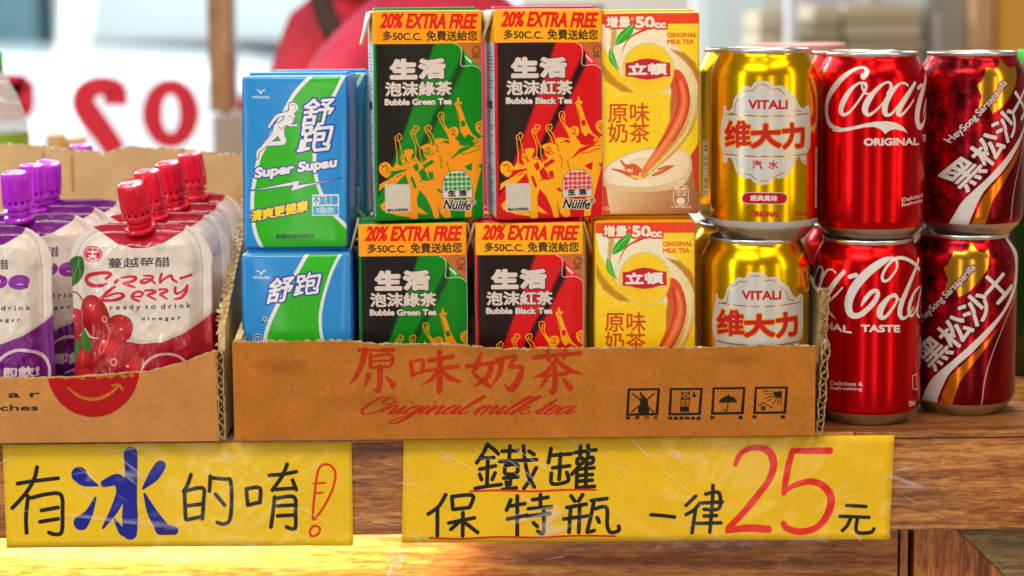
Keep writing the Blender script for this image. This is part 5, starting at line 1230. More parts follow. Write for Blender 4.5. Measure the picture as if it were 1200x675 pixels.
# ================================================================== POUCHES
def pouch_mesh(seed, w=.0865, h=.128):
    """filled stand-up pouch: flat sealed rim, bulging middle, crumpled film"""
    nx, nz = 56, 72; V = []; F = []; U = []
    def halfw(f):
        z = f * h; c = .026                              # rounded shoulders
        if z > h - c:
            q = (z - (h - c)) / c; return w / 2 - c * (1 - sqrt(max(0, 1 - q * q))) * .95
        return w / 2 * (1 - .03 * sin(f * pi))
    for side in (-1, 1):
        for j in range(nz + 1):
            f = j / nz; hw = halfw(f)
            for i in range(nx + 1):
                s = -1 + 2 * i / nx; s = s * (1 - .15 * s * s) / .85 if False else s
                x = s * hw; z = f * h
                e = max(0, min((hw - .0045 - abs(x)) / .009, 1)); e2 = max(0, min((h - .004 - z) / .010, 1)); k = (e * e * (3 - 2 * e)) * (e2 * e2 * (3 - 2 * e2))
                prof = (1 - (abs(x) / (hw + 1e-6)) ** 2.4) ** .6 * (.0085 * (1 - f) ** .35 * (1 - .25 * f) + .0035)
                q = Vector((x * 38, z * 24, seed * 5.1 + side)); w1 = noise.noise(q); w2 = noise.noise(q * 2.3 + Vector((4, 4, 4))); w3 = abs(noise.noise(Vector((x * 70 + z * 30, z * 28 - x * 20, seed + side * 3))))
                w4 = abs(noise.noise(Vector((x * 120 - z * 95, z * 40 + x * 30, seed * 2 + side))))
                y = side * (.0004 + k * (prof + .0020 * w1 + .0014 * w2 + .0022 * min(w3, .28) * 2 + .0016 * w4))
                y += (1 - k) * .0007 * noise.noise(Vector((x * 60, z * 90, seed * 3.3)))
                y += .003 * noise.noise(Vector((x * 14, z * 10, seed * 2.7))) * f
                V.append((x, y, z)); U.append(((x + w / 2) / w, f))
    R = nx + 1; S = R * (nz + 1)
    for j in range(nz):
        for i in range(nx):
            a = j * R + i; F.append((a, a + 1, a + R + 1, a + R)); b = S + a; F.append((b, b + R, b + R + 1, b + 1))
    for j in range(nz):
        a = j * R; F.append((a, a + R, S + a + R, S + a)); a = j * R + nx; F.append((a, S + a, S + a + R, a + R))
    for i in range(nx):
        a = nz * R + i; F.append((a, a + 1, S + a + 1, S + a)); a = i; F.append((a, S + a, S + a + 1, a + 1))
    return mesh('pouch_body', V, F, uvs=U)
def cap_mesh():
    n = 30 * 4; V = []; F = []
    rings = [(.0086, .0000, 0), (.0090, .0004, 1), (.0088, .006, 1), (.0084, .0125, 1), (.0081, .0158, 1), (.0076, .0172, 0), (.0066, .0178, 0), (.0060, .0174, 0), (.0012, .0173, 0), (.0009, .0177, 0), (.0001, .0178, 0)]
    for r, z, rib in rings:
        for i in range(n):
            a = 2 * pi * i / n; rr = r + (.00032 * (1 if i % 4 < 2 else -1) if rib else 0); V.append((rr * cos(a), rr * sin(a), z))
    for k in range(len(rings) - 1):
        for i in range(n): a = k * n + i; b = k * n + (i + 1) % n; F.append((a, b, b + n, a + n))
    F.append(tuple(range(n))[::-1]); return mesh('cap', V, F, autos=40)
def spout_mesh():
    return lathe('spout', [(.0060, -.006), (.0092, -.005), (.0100, -.003), (.0092, -.0018), (.0070, -.0012), (.0070, .0006), (.0088, .0010), (.0088, .0020), (.0070, .0024), (.0068, .0042), (.0094, .0046), (.0097, .0060), (.0092, .0072), (.0066, .0074), (.0062, .0090)], 40)
def ring_mesh():
    V = []; F = []; n = 14
    for k in range(n):                       # broken tamper band: separate teeth between cap and collar
        a0 = 2 * pi * k / n; a1 = a0 + 2 * pi / n * .55; b = len(V)
        for a in (a0, a1):
            for r in (.0082, .0093):
                for z in (.0072, .0094): V.append((r * cos(a), r * sin(a), z))
        F += [(b, b + 1, b + 3, b + 2), (b + 4, b + 6, b + 7, b + 5), (b + 2, b + 3, b + 7, b + 6), (b, b + 4, b + 5, b + 1), (b + 1, b + 5, b + 7, b + 3), (b, b + 2, b + 6, b + 4)]
    return mesh('tamper_band', V, F, sm=False)
CAPM, SPM, RGM = cap_mesh(), spout_mesh(), ring_mesh()
def plast(name, col):
    t = NT(name); t.b.inputs['Base Color'].default_value = srgb(*col); t.b.inputs['Roughness'].default_value = .25
    t.b.inputs['Subsurface Weight'].default_value = .15; t.b.inputs['Subsurface Radius'].default_value = (.004, .001, .001); t.b.inputs['Coat Weight'].default_value = .3; return t.m
M_capr, M_capp = plast('cap_red', (226, 16, 50)), plast('cap_purple', (190, 40, 214))
apr, PX0, PZT = art_pouch(True); app, _, _ = art_pouch(False)
def pouch_mat(name, art):
    t = NT(name); im = t.add('ShaderNodeTexImage'); im.image = art.image(name); im.extension = 'EXTEND'
    uv = t.add('ShaderNodeUVMap'); uv.uv_map = 'UVMap'; t.link(uv.outputs[0], im.inputs[0]); t.link(im.outputs[0], t.b.inputs['Base Color'])
    t.b.inputs['Roughness'].default_value = .3; t.b.inputs['Coat Weight'].default_value = .35; t.b.inputs['Coat Roughness'].default_value = .05
    t.bump(t.noise(1, 3, t.coord((60, 60, 45)), .55, 1.2), .35, .0022); return t.m
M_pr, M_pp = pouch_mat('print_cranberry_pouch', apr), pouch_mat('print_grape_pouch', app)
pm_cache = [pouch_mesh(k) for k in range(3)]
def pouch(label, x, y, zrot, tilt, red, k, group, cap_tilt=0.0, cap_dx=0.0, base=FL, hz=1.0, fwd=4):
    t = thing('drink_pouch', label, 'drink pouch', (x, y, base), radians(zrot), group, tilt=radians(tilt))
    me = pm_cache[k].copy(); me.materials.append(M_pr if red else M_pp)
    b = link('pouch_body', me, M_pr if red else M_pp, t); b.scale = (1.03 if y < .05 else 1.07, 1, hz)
    m = M_capr if red else M_capp
    kc, ks, kr = KIT[red]
    sp = link('spout', ks, m, t, (cap_dx, 0, .1285 * hz), (radians(fwd), radians(cap_tilt), 0))
    link('tamper_band', kr, m, sp)
    link('cap', kc, m, t, (cap_dx + sin(radians(cap_tilt)) * .0092, -sin(radians(fwd)) * .0092, .1285 * hz + cos(radians(fwd)) * .0092), (radians(fwd), radians(cap_tilt), 0))
    return t
def with_mat(me, m):
    c = me.copy(); c.materials.clear(); c.materials.append(m); return c
KIT = {True: [with_mat(q, M_capr) for q in (CAPM, SPM, RGM)], False: [with_mat(q, M_capp) for q in (CAPM, SPM, RGM)]}
gP = 'red cranberry vinegar pouches'; gG = 'purple grape vinegar pouches'
pouch('front red cranberry vinegar pouch with berries and leaves printed on it', -.2306, .021, 0, 0, True, 0, gP, -6, -.0005, fwd=20)
pouch('red pouch directly behind the front cranberry pouch', -.2262, .055, 2, 0, True, 1, gP, -4, -.0035, hz=1.022, fwd=8)
pouch('red capped pouch third from the front of the red row', -.2265, .093, -2, 1.0, True, 2, gP, -6, .001, hz=1.04, fwd=12)
pouch('rearmost red capped pouch against the back wall of the box', -.2290, .142, 3, 1.0, True, 1, gP, -5, .008, hz=1.05)
pouch('grape vinegar pouch cut off by the left edge of the photo', -.3290, .018, 0, 0, False, 1, gG, 0, -.004)
pouch('purple grape vinegar pouch whose cap stands frontmost in the purple row', -.3090, .055, 3, .0, False, 0, gG, -2, -.006, hz=1.022, fwd=10)
pouch('purple capped pouch second from the front of the purple row', -.3060, .098, -3, 0, False, 2, gG, 2, -.012, hz=1.025)
pouch('rearmost purple capped pouch with a tilted cap', -.3000, .135, 2, 0.0, False, 1, gG, 8, -.018, hz=1.025, fwd=15)
# a pouch lying behind the box shows only a sliver of purple
ob = pouch('purple pouch shoulder peeping over the back wall of the box', -.348, .235, 0, 0, False, 2, gG, 0, .030, base=.0, hz=1.07)

# ================================================================== PAPER SIGNS AND TAPE
def paper(name, label, x0, x1, z0, z1, y, art, mats, slant=0.0, seed=0):
    nx, nz = 60, 14; V = []; F = []; U = []
    for i in range(nx + 1):
        for j in range(nz + 1):
            a, b = i / nx, j / nz; x = x0 + (x1 - x0) * a; z = z0 + (z1 - z0) * b
            w = noise.noise(Vector((x * 16, z * 22, seed))) * .0005
            curl = .002 * max(0, (.12 - b) / .12) ** 2 * (a ** 3)
            V.append((x + slant * (1 - b), y - abs(w) - curl, z)); U.append((a, b))
    for i in range(nx):
        for j in range(nz): a = i * (nz + 1) + j; F.append((a, a + nz + 1, a + nz + 2, a + 1))
    o = link(name, mesh(name, V, F, uvs=U), mats); m = o.modifiers.new('thickness', 'SOLIDIFY'); m.thickness = .0002; m.offset = -1
    return tag(o, label, 'paper sign')
def paper_mat(name, art):
    t = NT(name); im = t.add('ShaderNodeTexImage'); im.image = art.image(name); im.extension = 'EXTEND'
    uv = t.add('ShaderNodeUVMap'); uv.uv_map = 'UVMap'; t.link(uv.outputs[0], im.inputs[0])
    n = t.noise(14, 3); c = t.ramp(n, [(.3, (.93, .93, .93, 1)), (.7, (1.03, 1.03, 1.03, 1))]); t.link(t.mul(im.outputs[0], c), t.b.inputs['Base Color'])
    t.b.inputs['Roughness'].default_value = .55; t.b.inputs['Specular IOR Level'].default_value = .2; t.b.inputs['Coat Weight'].default_value = .08; t.b.inputs['Coat Roughness'].default_value = .1
    t.bump(t.noise(1, 2, t.coord((14, 20, 20))), .15, .002); return t.m
s1 = [WP(px, py, 0) for px, py in ((3, 521), (412, 517), (411, 629), (5, 642))]
SX0, SX1, SZ1, SZ0 = s1[0][0], s1[1][0], s1[0][1], s1[3][1]
paper('paper_sign', 'left yellow paper sign with a large blue ice character and a red exclamation mark', SX0, SX1, SZ0, SZ1, -.0005, None, paper_mat('print_ice_sign', art_sign_ice(SX0, SZ1, (SX1 - SX0) * 1000, (SZ1 - SZ0) * 1000)), seed=2)
s2 = [WP(px, py, 0) for px, py in ((473, 515), (1048, 513), (1042, 631), (473, 636))]
PX_0, PX_1, PZ_1, PZ_0 = s2[0][0], s2[1][0], s2[0][1], s2[3][1]
paper('paper_sign', 'right yellow paper price sign with a big red handwritten 25', PX_0, PX_1, PZ_0, PZ_1, -.0005, None, paper_mat('print_price_sign', art_sign_price(PX_0, PZ_1, (PX_1 - PX_0) * 1000, (PZ_1 - PZ_0) * 1000)), slant=-.0022, seed=6)
M_tape = clear_mat('packing_tape_clear', .12, .018, strength=.3, milky=.008, streak=.30)
def tape(name, label, x0, x1, ztop, zbot, seed, y=-.0018, mt=None, amp=.0009):
    nx, nz = 160, 30; V = []; F = []
    for i in range(nx + 1):
        a = i / nx; x = x0 + (x1 - x0) * a; zt, zb = ztop(a), zbot(a)
        for j in range(nz + 1):
            b = j / nz; z = zb + (zt - zb) * b
            w = amp * abs(noise.noise(Vector((x * 26 + z * 22, z * 50, seed)))) + amp * .6 * abs(noise.noise(Vector((x * 60 - z * 60, z * 30, seed + 4))))
            loose = .004 * max(0, (-.066 - z) / .02) * (.5 + noise.noise(Vector((x * 40, 0, seed))))
            V.append((x, y - w - loose, z))
    for i in range(nx):
        for j in range(nz): a = i * (nz + 1) + j; F.append((a, a + nz + 1, a + nz + 2, a + 1))
    return tag(link(name, mesh(name, V, F), mt or M_tape), label, 'clear tape')
def zx(pts): return ipl([((WP(px, py, 0)[0]), WP(px, py, 0)[1]) for px, py in pts])
def tape_px(label, pt, pb, seed, **k):
    x0 = WP(pt[0][0], pt[0][1], 0)[0]; x1 = WP(pt[-1][0], pt[-1][1], 0)[0]; T_, B_ = zx(pt), zx(pb)
    return tape('clear_tape', label, x0, x1, lambda a: float(T_(x0 + (x1 - x0) * a)), lambda a: float(B_(x0 + (x1 - x0) * a)), seed, **k)
tape_px('clear tape stretched over the left yellow sign and across the gap', [(-20, 519), (200, 518), (436, 516)], [(-20, 640), (0, 641), (180, 645), (300, 640), (412, 631), (436, 631)], 3)
tape_px('wide crinkled clear tape over the price sign, hanging below its edge', [(434, 515), (700, 513), (1010, 511)], [(434, 632), (455, 634), (480, 642), (560, 652), (600, 657), (640, 654), (700, 644), (745, 644), (800, 640), (900, 638), (960, 634), (1010, 632)], 8, y=-.0021)
tape_px('short clear tape strip holding the right end of the price sign', [(1008, 512), (1062, 530), (1130, 585)], [(1008, 631), (1062, 624), (1130, 612)], 12, y=-.0016)
tape_px('torn flap of clear tape dangling below the gap between the signs', [(452, 634), (466, 636), (482, 642)], [(452, 675), (462, 677), (474, 655), (482, 644)], 15, y=-.003, mt=clear_mat('torn_tape', .15, .08, strength=.6, milky=.16, tint=(1, .95, .80, 1)))
# ================================================================== THINGS BEHIND THE COUNTER DISPLAY
def px_at(px, py, d): return WP(px, py, d - CD)          # photo px -> X, Z at distance d
M_clear = clear_mat('clear_pet', .08, .10, strength=.8, milky=.42, tint=(.92, .98, .98, 1))
M_lime = mat('lime_plastic', (60, 200, 40), .3, coat=.3); M_limelab = mat('lime_label', (132, 176, 40), .35)
def bottle(name, label, x, y, z, R, prof, mb, mc, capz, capr, caph, lab=None):
    t = thing(name, label, 'bottle', (x, y, z))
    link('bottle_body', lathe('bottle_body', prof, 48), mb, t)
    link('screw_cap', lathe('screw_cap', [(capr * .95, capz), (capr, capz + .001), (capr, capz + caph - .002), (capr * .93, capz + caph), (.0001, capz + caph)], 40), mc, t)
    if lab: link('label', lathe('label', [(lab[2] + .0004, lab[0]), (lab[2] + .0006, lab[0] + .002), (lab[2] + .0006, lab[1] - .002), (lab[2] + .0004, lab[1])], 48), lab[3], t)
    return t
d = 1.36; bx, _ = px_at(-19, 100, d); zc = px_at(0, 62, d)[1]; zs = px_at(0, 150, d)[1]; zl = px_at(0, 156, d)[1]
R = .0315
bottle('water_bottle', 'clear bottle with a green cap and lime green label behind the pouch box', bx, d - CD, 0, R,
       [(.001, .001), (R * .9, 0), (R, .006), (R, zl - .03), (R * 1.0, zs), (R * .97, zs + .008), (R * .78, zs + .026), (R * .5, zs + .042), (.0125, zs + .052), (.012, zc - .012), (.012, zc - .002)], M_clear, M_lime, zc - .016, .0150, .017, (.03, zl, R, M_limelab))
d = 1.235; gx = px_at(1224, 100, d)[0]; zt = px_at(1190, 58, d)[1]; R = .033
M_tea = mat('green_tea_bottle', (14, 44, 8), .15, spec=.6, coat=.4)
bottle('tea_bottle', 'dark green tea bottle with a bright green cap at the right edge behind the cans', gx, d - CD, 0, R,
       [(.001, .001), (R * .9, 0), (R, .006), (R, .10), (R * .97, .105), (R, .11), (R, .168), (R * .9, .186), (R * .66, .203), (.019, zt - .014), (.018, zt - .002)], M_tea, M_lime, zt - .012, .0195, .012, (.03, .15, R, mat('tea_label', (20, 70, 14), .35)))
# shallow pink lid behind the cans
x0, z1 = px_at(884, 48, 1.33); x1, z0 = px_at(990, 57, 1.33)
M_pink = mat('salmon_plastic', (214, 150, 132), .35)
tg = thing('plastic_dish', 'shallow salmon pink plastic dish seen behind the golden and cola can tops', 'dish', ((x0 + x1) / 2, 1.33 - CD, z0 - .002))
link('dish_shell', lathe('dish_shell', [((x1 - x0) / 2 * .95, 0), ((x1 - x0) / 2, .002), ((x1 - x0) / 2, z1 - z0 - .001), ((x1 - x0) / 2 * .96, z1 - z0), (.0001, z1 - z0)], 48), M_pink, tg)
jar = thing('storage_jar', 'plain jar under the salmon pink dish behind the cans', 'jar', ((x0 + x1) / 2, 1.33 - CD, 0))
link('jar_body', lathe('jar_body', [(.001, 0), (.030, .0), (.032, .004), (.032, z0 - .006), (.030, z0 - .003), (.0001, z0 - .003)], 40), mat('frosted_jar', (200, 190, 176), .4), jar)

# ---- floor, street
tag(link('floor', box_me('floor', -4, 4, -3, 2.4, -.80, -.75), mat('floor_tiles', (150, 140, 128), .5)), kind='structure')
tag(link('pavement', box_me('pavement', -30, 10, 2.41, 4.0, -.80, -.756), mat('pavement_grey', (170, 172, 172), .8, vary=.1, bscale=30)), kind='structure')
tag(link('road', box_me('road', -60, 30, 4.01, 60, -.90, -.88), mat('asphalt_pale', (150, 154, 158), .8, vary=.1, bscale=10)), kind='structure')
sky = NT('overcast_sky'); sky.n.remove(sky.b); em = sky.add('ShaderNodeEmission'); em.inputs[0].default_value = (.86, .93, 1, 1); em.inputs[1].default_value = 1.6; sky.link(em.outputs[0], sky.out.inputs[0])
tag(link('sky', mesh('sky', [(-60, 58, -.88), (30, 58, -.88), (30, 58, 40), (-60, 58, 40)], [(0, 3, 2, 1)], sm=False), sky.m), kind='structure')
# back wall of the shop on the right, window wall on the left
M_wall = mat('wall_paint_pale', (206, 200, 188), .7)
tag(link('back_wall', box_me('back_wall', .02, 4.0, 2.40, 2.46, -.75, 2.0), M_wall), kind='structure')

# ---- shop window with mirrored numerals
YW = 1.145
w = thing('shop_window', 'shop window with big red mirrored numerals on the glass', 'window', (-.9, YW, -.75))
def wl(name, me, m): return link(name, me, m, w, (.9, -YW, .75))
M_frame = wood('window_frame_wood', (150, 108, 66), (190, 146, 98), (214, 172, 122), 31, 'Z', .5, .5)
xa = px_at(245, 60, 2.16)[0]; xb = px_at(272, 60, 2.16)[0]; zb = px_at(258, 131, 2.16)[1]
wl('mullion', box_me('mullion', xa, xb, YW - .05, YW - .002, zb, 1.6, .003), M_frame)
wl('sill_post', box_me('sill_post', px_at(246, 100, 2.12)[0], px_at(292, 100, 2.12)[0], YW - .07, YW - .01, -.05, zb - .002, .004), mat('sill_beige', (196, 190, 168), .6))
wl('sill', box_me('sill', -2.6, -.28, YW - .03, YW + .06, -.75, px_at(100, 212, 2.2)[1], .004), mat('sill_paint', (190, 186, 172), .6))
gl = NT('window_glass'); gl.n.remove(gl.b); trn = gl.add('ShaderNodeBsdfTransparent'); trn.inputs[0].default_value = (.96, .99, .99, 1)
gg = gl.add('ShaderNodeBsdfGlossy'); gg.inputs['Roughness'].default_value = .02; fr = gl.add('ShaderNodeFresnel'); mx = gl.add('ShaderNodeMixShader')
gl.link(fr.outputs[0], mx.inputs[0]); gl.link(trn.outputs[0], mx.inputs[1]); gl.link(gg.outputs[0], mx.inputs[2]); gl.link(mx.outputs[0], gl.out.inputs[0])
wl('glass_pane', box_me('glass_pane', -2.6, xa + .001, YW, YW + .005, -.11, 1.6), gl.m)
wl('glass_pane', box_me('glass_pane', xb, -.18, YW, YW + .005, -.11, 1.6), gl.m)
M_vin = mat('red_vinyl', (246, 26, 60), .4)
def ribbon(name, pts, ws, closed=False, th=.0006):
    q = smooth([(*p, wv) for p, wv in zip(pts, ws)], closed, 8) if len(pts) > 2 else [np.array((*p, wv)) for p, wv in zip(pts, ws)]
    V = []; F = []; n = len(q)
    for i, p in enumerate(q):
        a = q[(i - 1) % n] if closed or i else q[0]; b = q[(i + 1) % n] if closed or i < n - 1 else q[-1]
        dd = np.array([b[0] - a[0], b[1] - a[1]]); dd /= np.hypot(*dd) + 1e-9; nr = np.array([-dd[1], dd[0]]) * p[2] / 2
        for s in (1, -1):
            X, Z = px_at(p[0] + nr[0] * s, p[1] + nr[1] * s, YW + CD)
            V += [(X, YW - .001, Z), (X, YW - .001 - th, Z)]
    for i in range(n if closed else n - 1):
        a = i * 4; b = ((i + 1) % n) * 4; F += [(a + 1, b + 1, b + 3, a + 3), (a, a + 2, b + 2, b), (a, b, b + 1, a + 1), (a + 2, a + 3, b + 3, b + 2)]
    return mesh(name, V, F, sm=False)
Q = Zc(0, 0, 2.857)
wl('vinyl_numeral', ribbon('vinyl_numeral', Q((386, 352), (384, 305), (335, 288), (290, 310), (282, 352), (312, 400), (350, 450), (390, 510)), [27, 27, 22, 26, 28, 29, 27, 26]), M_vin)
el = [(572 + 62 * cos(a), 380 + 90 * sin(a)) for a in np.linspace(0, 2 * pi, 17)[:-1]]
wl('vinyl_numeral', ribbon('vinyl_numeral', Q(*el), [20.5 + 3 * abs(cos(a)) - 3 * abs(sin(a)) for a in np.linspace(0, 2 * pi, 17)[:-1]], True), M_vin)
wl('vinyl_numeral', ribbon('vinyl_numeral', Q((-60, 290), (60, 290), (72, 300), (70, 360), (20, 365), (-50, 400)), [28] * 6), M_vin)
el = [(890 + 62 * cos(a), 380 + 90 * sin(a)) for a in np.linspace(0, 2 * pi, 17)[:-1]]
wl('vinyl_numeral', ribbon('vinyl_numeral', Q(*el), [22] * 16, True), M_vin)
M_orng = mat('orange_packets', (214, 170, 110), .5)
for i, (pa, pb, y0) in enumerate(((56, 76, 156), (80, 100, 160))):
    X0, Z1 = px_at(pa, y0, 1.75); X1, _ = px_at(pb, y0, 1.75)
    t = tag(link('snack_packet', rbox('snack_packet', X1 - X0, .02, Z1 + .02, .004, 4, 5, puff=.003), M_orng, None, ((X0 + X1) / 2, 1.75 - CD, -.02)), ('taller' if i == 0 else 'shorter') + ' blurred orange packet standing behind the pouch box below the window', 'packet')
tag(link('side_shelf', box_me('side_shelf', -.9, -.28, .60, .80, -.05, -.0205, .003), mat('shelf_wood_side', (170, 120, 70), .5)), 'wooden side shelf under the window behind the pouch box', 'shelf')

# ---- street: white lorry and a white car
M_wp = mat('white_paint', (236, 238, 240), .3, coat=.5); M_tealg = mat('teal_grey_paint', (110, 146, 156), .4); M_tyre = mat('tyre_black', (30, 30, 32), .8); M_win = mat('car_window', (120, 146, 158), .12, spec=.8)
def solid(name, prof, y0, y1, bev=.03):
    n = len(prof); V = [(x, y0, z) for x, z in prof] + [(x, y1, z) for x, z in prof]
    F = [tuple(range(n)), tuple(range(2 * n - 1, n - 1, -1))] + [(i, i + n, (i + 1) % n + n, (i + 1) % n) for i in range(n)]
    me = mesh(name, V, F, sm=True); bm = bmesh.new(); bm.from_mesh(me); bmesh.ops.recalc_face_normals(bm, faces=bm.faces)
    bmesh.ops.bevel(bm, geom=bm.edges[:], offset=bev, segments=3, affect='EDGES', profile=.6); bm.to_mesh(me); bm.free(); me.set_sharp_from_angle(angle=radians(40)); return me
def wheel(parent, x, y, r, wdt, loc):
    me = lathe('wheel', [(.0001, 0), (r * .55, .01), (r * .6, 0), (r * .9, -.01), (r, .02), (r, wdt - .02), (r * .9, wdt), (.0001, wdt)], 32)
    o = link('wheel', me, M_tyre, parent, Vector((x, y, r - .88)) + Vector(loc), (radians(-90), 0, 0))
    link('rim', lathe('rim', [(.0001, -.012), (r * .2, -.015), (r * .5, -.006), (r * .56, .004)], 24), M_lid, o)
GZ = -.88
tr = thing('box_lorry', 'white box lorry parked in the street beyond the shop window', 'lorry', (-2.2, 7.0, GZ)); L = (2.2, -7.0, .88)
bx0 = px_at(60, 30, 8.05)[0]; bx1 = px_at(420, 30, 8.05)[0]; bz = px_at(150, 55, 8.05)[1]
link('cargo_box', solid('cargo_box', [(bx0, bz), (bx1, bz), (bx1, 2.2), (bx0, 2.2)], 7.0, 8.9, .05), M_wp, tr, L)
link('chassis', box_me('chassis', bx0 - 1.9, bx1 - .1, 7.1, 8.8, GZ + .45, bz - .01, .02), M_tealg, tr, L)
cb = link('cab', solid('cab', [(bx0 - 2.1, GZ + .4), (bx0 - .08, GZ + .4), (bx0 - .08, 1.5), (bx0 - 1.6, 1.5), (bx0 - 2.1, .4)], 7.05, 8.85, .06), M_tealg, tr, L)
link('cab_window', box_me('cab_window', bx0 - 1.5, bx0 - .5, 7.03, 7.06, .45, 1.2, .01), M_win, cb)
for x in (bx0 - 1.2, bx1 - .5): wheel(tr, x, 7.02, .42, .28, L)
cr = thing('parked_car', 'white parked car seen through the numerals on the window', 'car', (-2.4, 4.6, GZ)); L = (2.4, -4.6, .88)
hz = px_at(120, 66, 5.7)[1]
link('body', solid('body', [(-4.6, GZ + .25), (-.55, GZ + .25), (-.42, GZ + .5), (-.5, hz - .14), (-1.1, hz - .02), (-1.9, hz + .02), (-4.5, hz + .04), (-4.7, GZ + .5)], 4.6, 6.3, .07), M_wp, cr, L)
link('cabin', solid('cabin', [(-4.3, hz + .02), (-2.05, hz + .02), (-2.6, hz + .55), (-3.9, hz + .56)], 4.7, 6.2, .08), M_win, cr, L)
for x in (-3.8, -1.25): wheel(cr, x, 4.58, .32, .2, L)
for y in (4.72, 6.0): link('headlight', box_me('headlight', -.53, -.43, y, y + .2, hz - .30, hz - .18, .02), M_lid, cr, L)
link('bumper', box_me('bumper', -.47, -.36, 4.7, 6.2, GZ + .24, GZ + .46, .03), mat('bumper_grey', (150, 156, 162), .4), cr, L)
link('side_trim', box_me('side_trim', -4.4, -.7, 4.585, 4.60, hz - .38, hz - .33, .004), mat('trim_grey', (140, 150, 156), .4), cr, L)

# ---- customers in red behind the display: one continuous skinned body each
def person(label, joints, bones, rad_, m_shirt, loc, extra=()):
    me = bpy.data.meshes.new('person'); me.from_pydata(joints, bones, []); me.update()
    o = link('person', me, m_shirt, None, loc); tag(o, label, 'person')
    sk = o.modifiers.new('skin', 'SKIN'); sk.use_smooth_shade = True
    for i, sv in enumerate(me.skin_vertices[0].data): sv.radius = (rad_[i], rad_[i]) ; sv.use_root = (i == 0)
    sb = o.modifiers.new('sub', 'SUBSURF'); sb.levels = 2; sb.render_levels = 2
    return o
def cloth(name, col):
    t = NT(name); t.b.inputs['Roughness'].default_value = .85; n = t.noise(9, 3)
    c = t.ramp(n, [(.35, srgb(*[v * .86 for v in col])), (.65, srgb(*[min(255, v * 1.06) for v in col]))]); t.link(c, t.b.inputs['Base Color']); t.bump(n, .5, .02); return t.m
M_rs = cloth('red_shirt', (240, 62, 82)); M_ps = cloth('pink_shirt', (226, 58, 88))
def J(px, py, dd, dy=0): X, Z = px_at(px, py, dd); return (X, dd - CD + dy, Z)
M_skin = mat('skin', (206, 150, 120), .5); M_hair = mat('hair_black', (24, 20, 20), .5)
def torso(name, rows, d0, depth, m, label):
    """seated body under a loose shirt: stacked rounded sections (px left, px right, py)"""
    pass
# seated customer in red, seen from behind; legs under the table, head above the frame
D1 = 2.02
j1 = [J(430, 420, D1), J(425, 300, D1), J(428, 180, D1), J(440, 88, D1), J(450, -10, D1), J(455, -60, D1 - .02), J(460, -110, D1 - .03),
      J(364, 62, D1 - .02), J(348, 124, D1 - .04), J(362, 200, D1 - .10), J(470, 40, D1 + .06), J(500, 120, D1 + .04), J(505, 210, D1),
      J(360, 440, D1 + .22), J(365, 640, D1 + .24), J(460, 440, D1 + .22), J(460, 640, D1 + .24), J(352, 215, D1 - .17), J(500, 235, D1 - .06)]
b1 = [(0, 1), (1, 2), (2, 3), (3, 4), (4, 5), (5, 6), (3, 7), (7, 8), (8, 9), (3, 10), (10, 11), (11, 12), (0, 13), (13, 14), (0, 15), (15, 16), (9, 17), (12, 18)]
r1 = [.14, .12, .11, .085, .05, .085, .09, .058, .048, .036, .062, .050, .038, .08, .05, .08, .05, .03, .03]
p1 = person('customer in a red shirt with a dark bag strap, near the shop window', j1, b1, r1, M_rs, (0, 0, 0))
hd = J(445, -88, D1 - .03); hm = lathe('hair', [(.06, -.08), (.088, -.04), (.095, 0), (.085, .05), (.05, .085), (.0001, .098)], 24); link('hair', hm, M_hair, p1, hd)
# strap of the bag lying over the shirt
V = []; F = []
sp = [J(372, -18, D1 - .16), J(380, 12, D1 - .165), J(392, 40, D1 - .17), J(410, 70, D1 - .17), J(430, 110, D1 - .165)]
sps = smooth(sp, False, 5)
for i, q in enumerate(sps):
    for dx, dy in ((-.011, 0), (.011, 0), (.011, .003), (-.011, .003)): V.append((q[0] + dx, q[1] + dy, q[2] + dx * .3))
for i in range(len(sps) - 1):
    for k in range(4): a = i * 4; F.append((a + k, a + (k + 1) % 4, a + 4 + (k + 1) % 4, a + 4 + k))
link('bag_strap', mesh('bag_strap', V, F), mat('strap_dark', (84, 60, 56), .7), p1)
D2 = 1.78
j2 = [J(560, 420, D2), J(540, 300, D2), J(520, 170, D2), J(510, 70, D2), J(505, -20, D2), J(510, -70, D2), J(520, -120, D2),
      J(452, 36, D2 - .02), J(398, 92, D2 - .06), J(372, 150, D2 - .12), J(580, 50, D2 + .02), J(600, 130, D2), J(590, 220, D2 - .06), J(510, 460, D2 + .2), J(520, 680, D2 + .2), J(600, 460, D2 + .2), J(610, 680, D2 + .2)]
b2 = [(0, 1), (1, 2), (2, 3), (3, 4), (4, 5), (5, 6), (3, 7), (7, 8), (8, 9), (3, 10), (10, 11), (11, 12), (0, 13), (13, 14), (0, 15), (15, 16)]
r2_ = [.12, .11, .105, .095, .045, .07, .08, .048, .040, .030, .048, .04, .03, .07, .045, .07, .045]
p2 = person('customer in a deep pink top with one arm slanting down, nearer than the red shirt', j2, b2, r2_, M_ps, (0, 0, 0))
hd = J(515, -98, D2); link('hair', hm.copy(), M_hair, p2, hd)

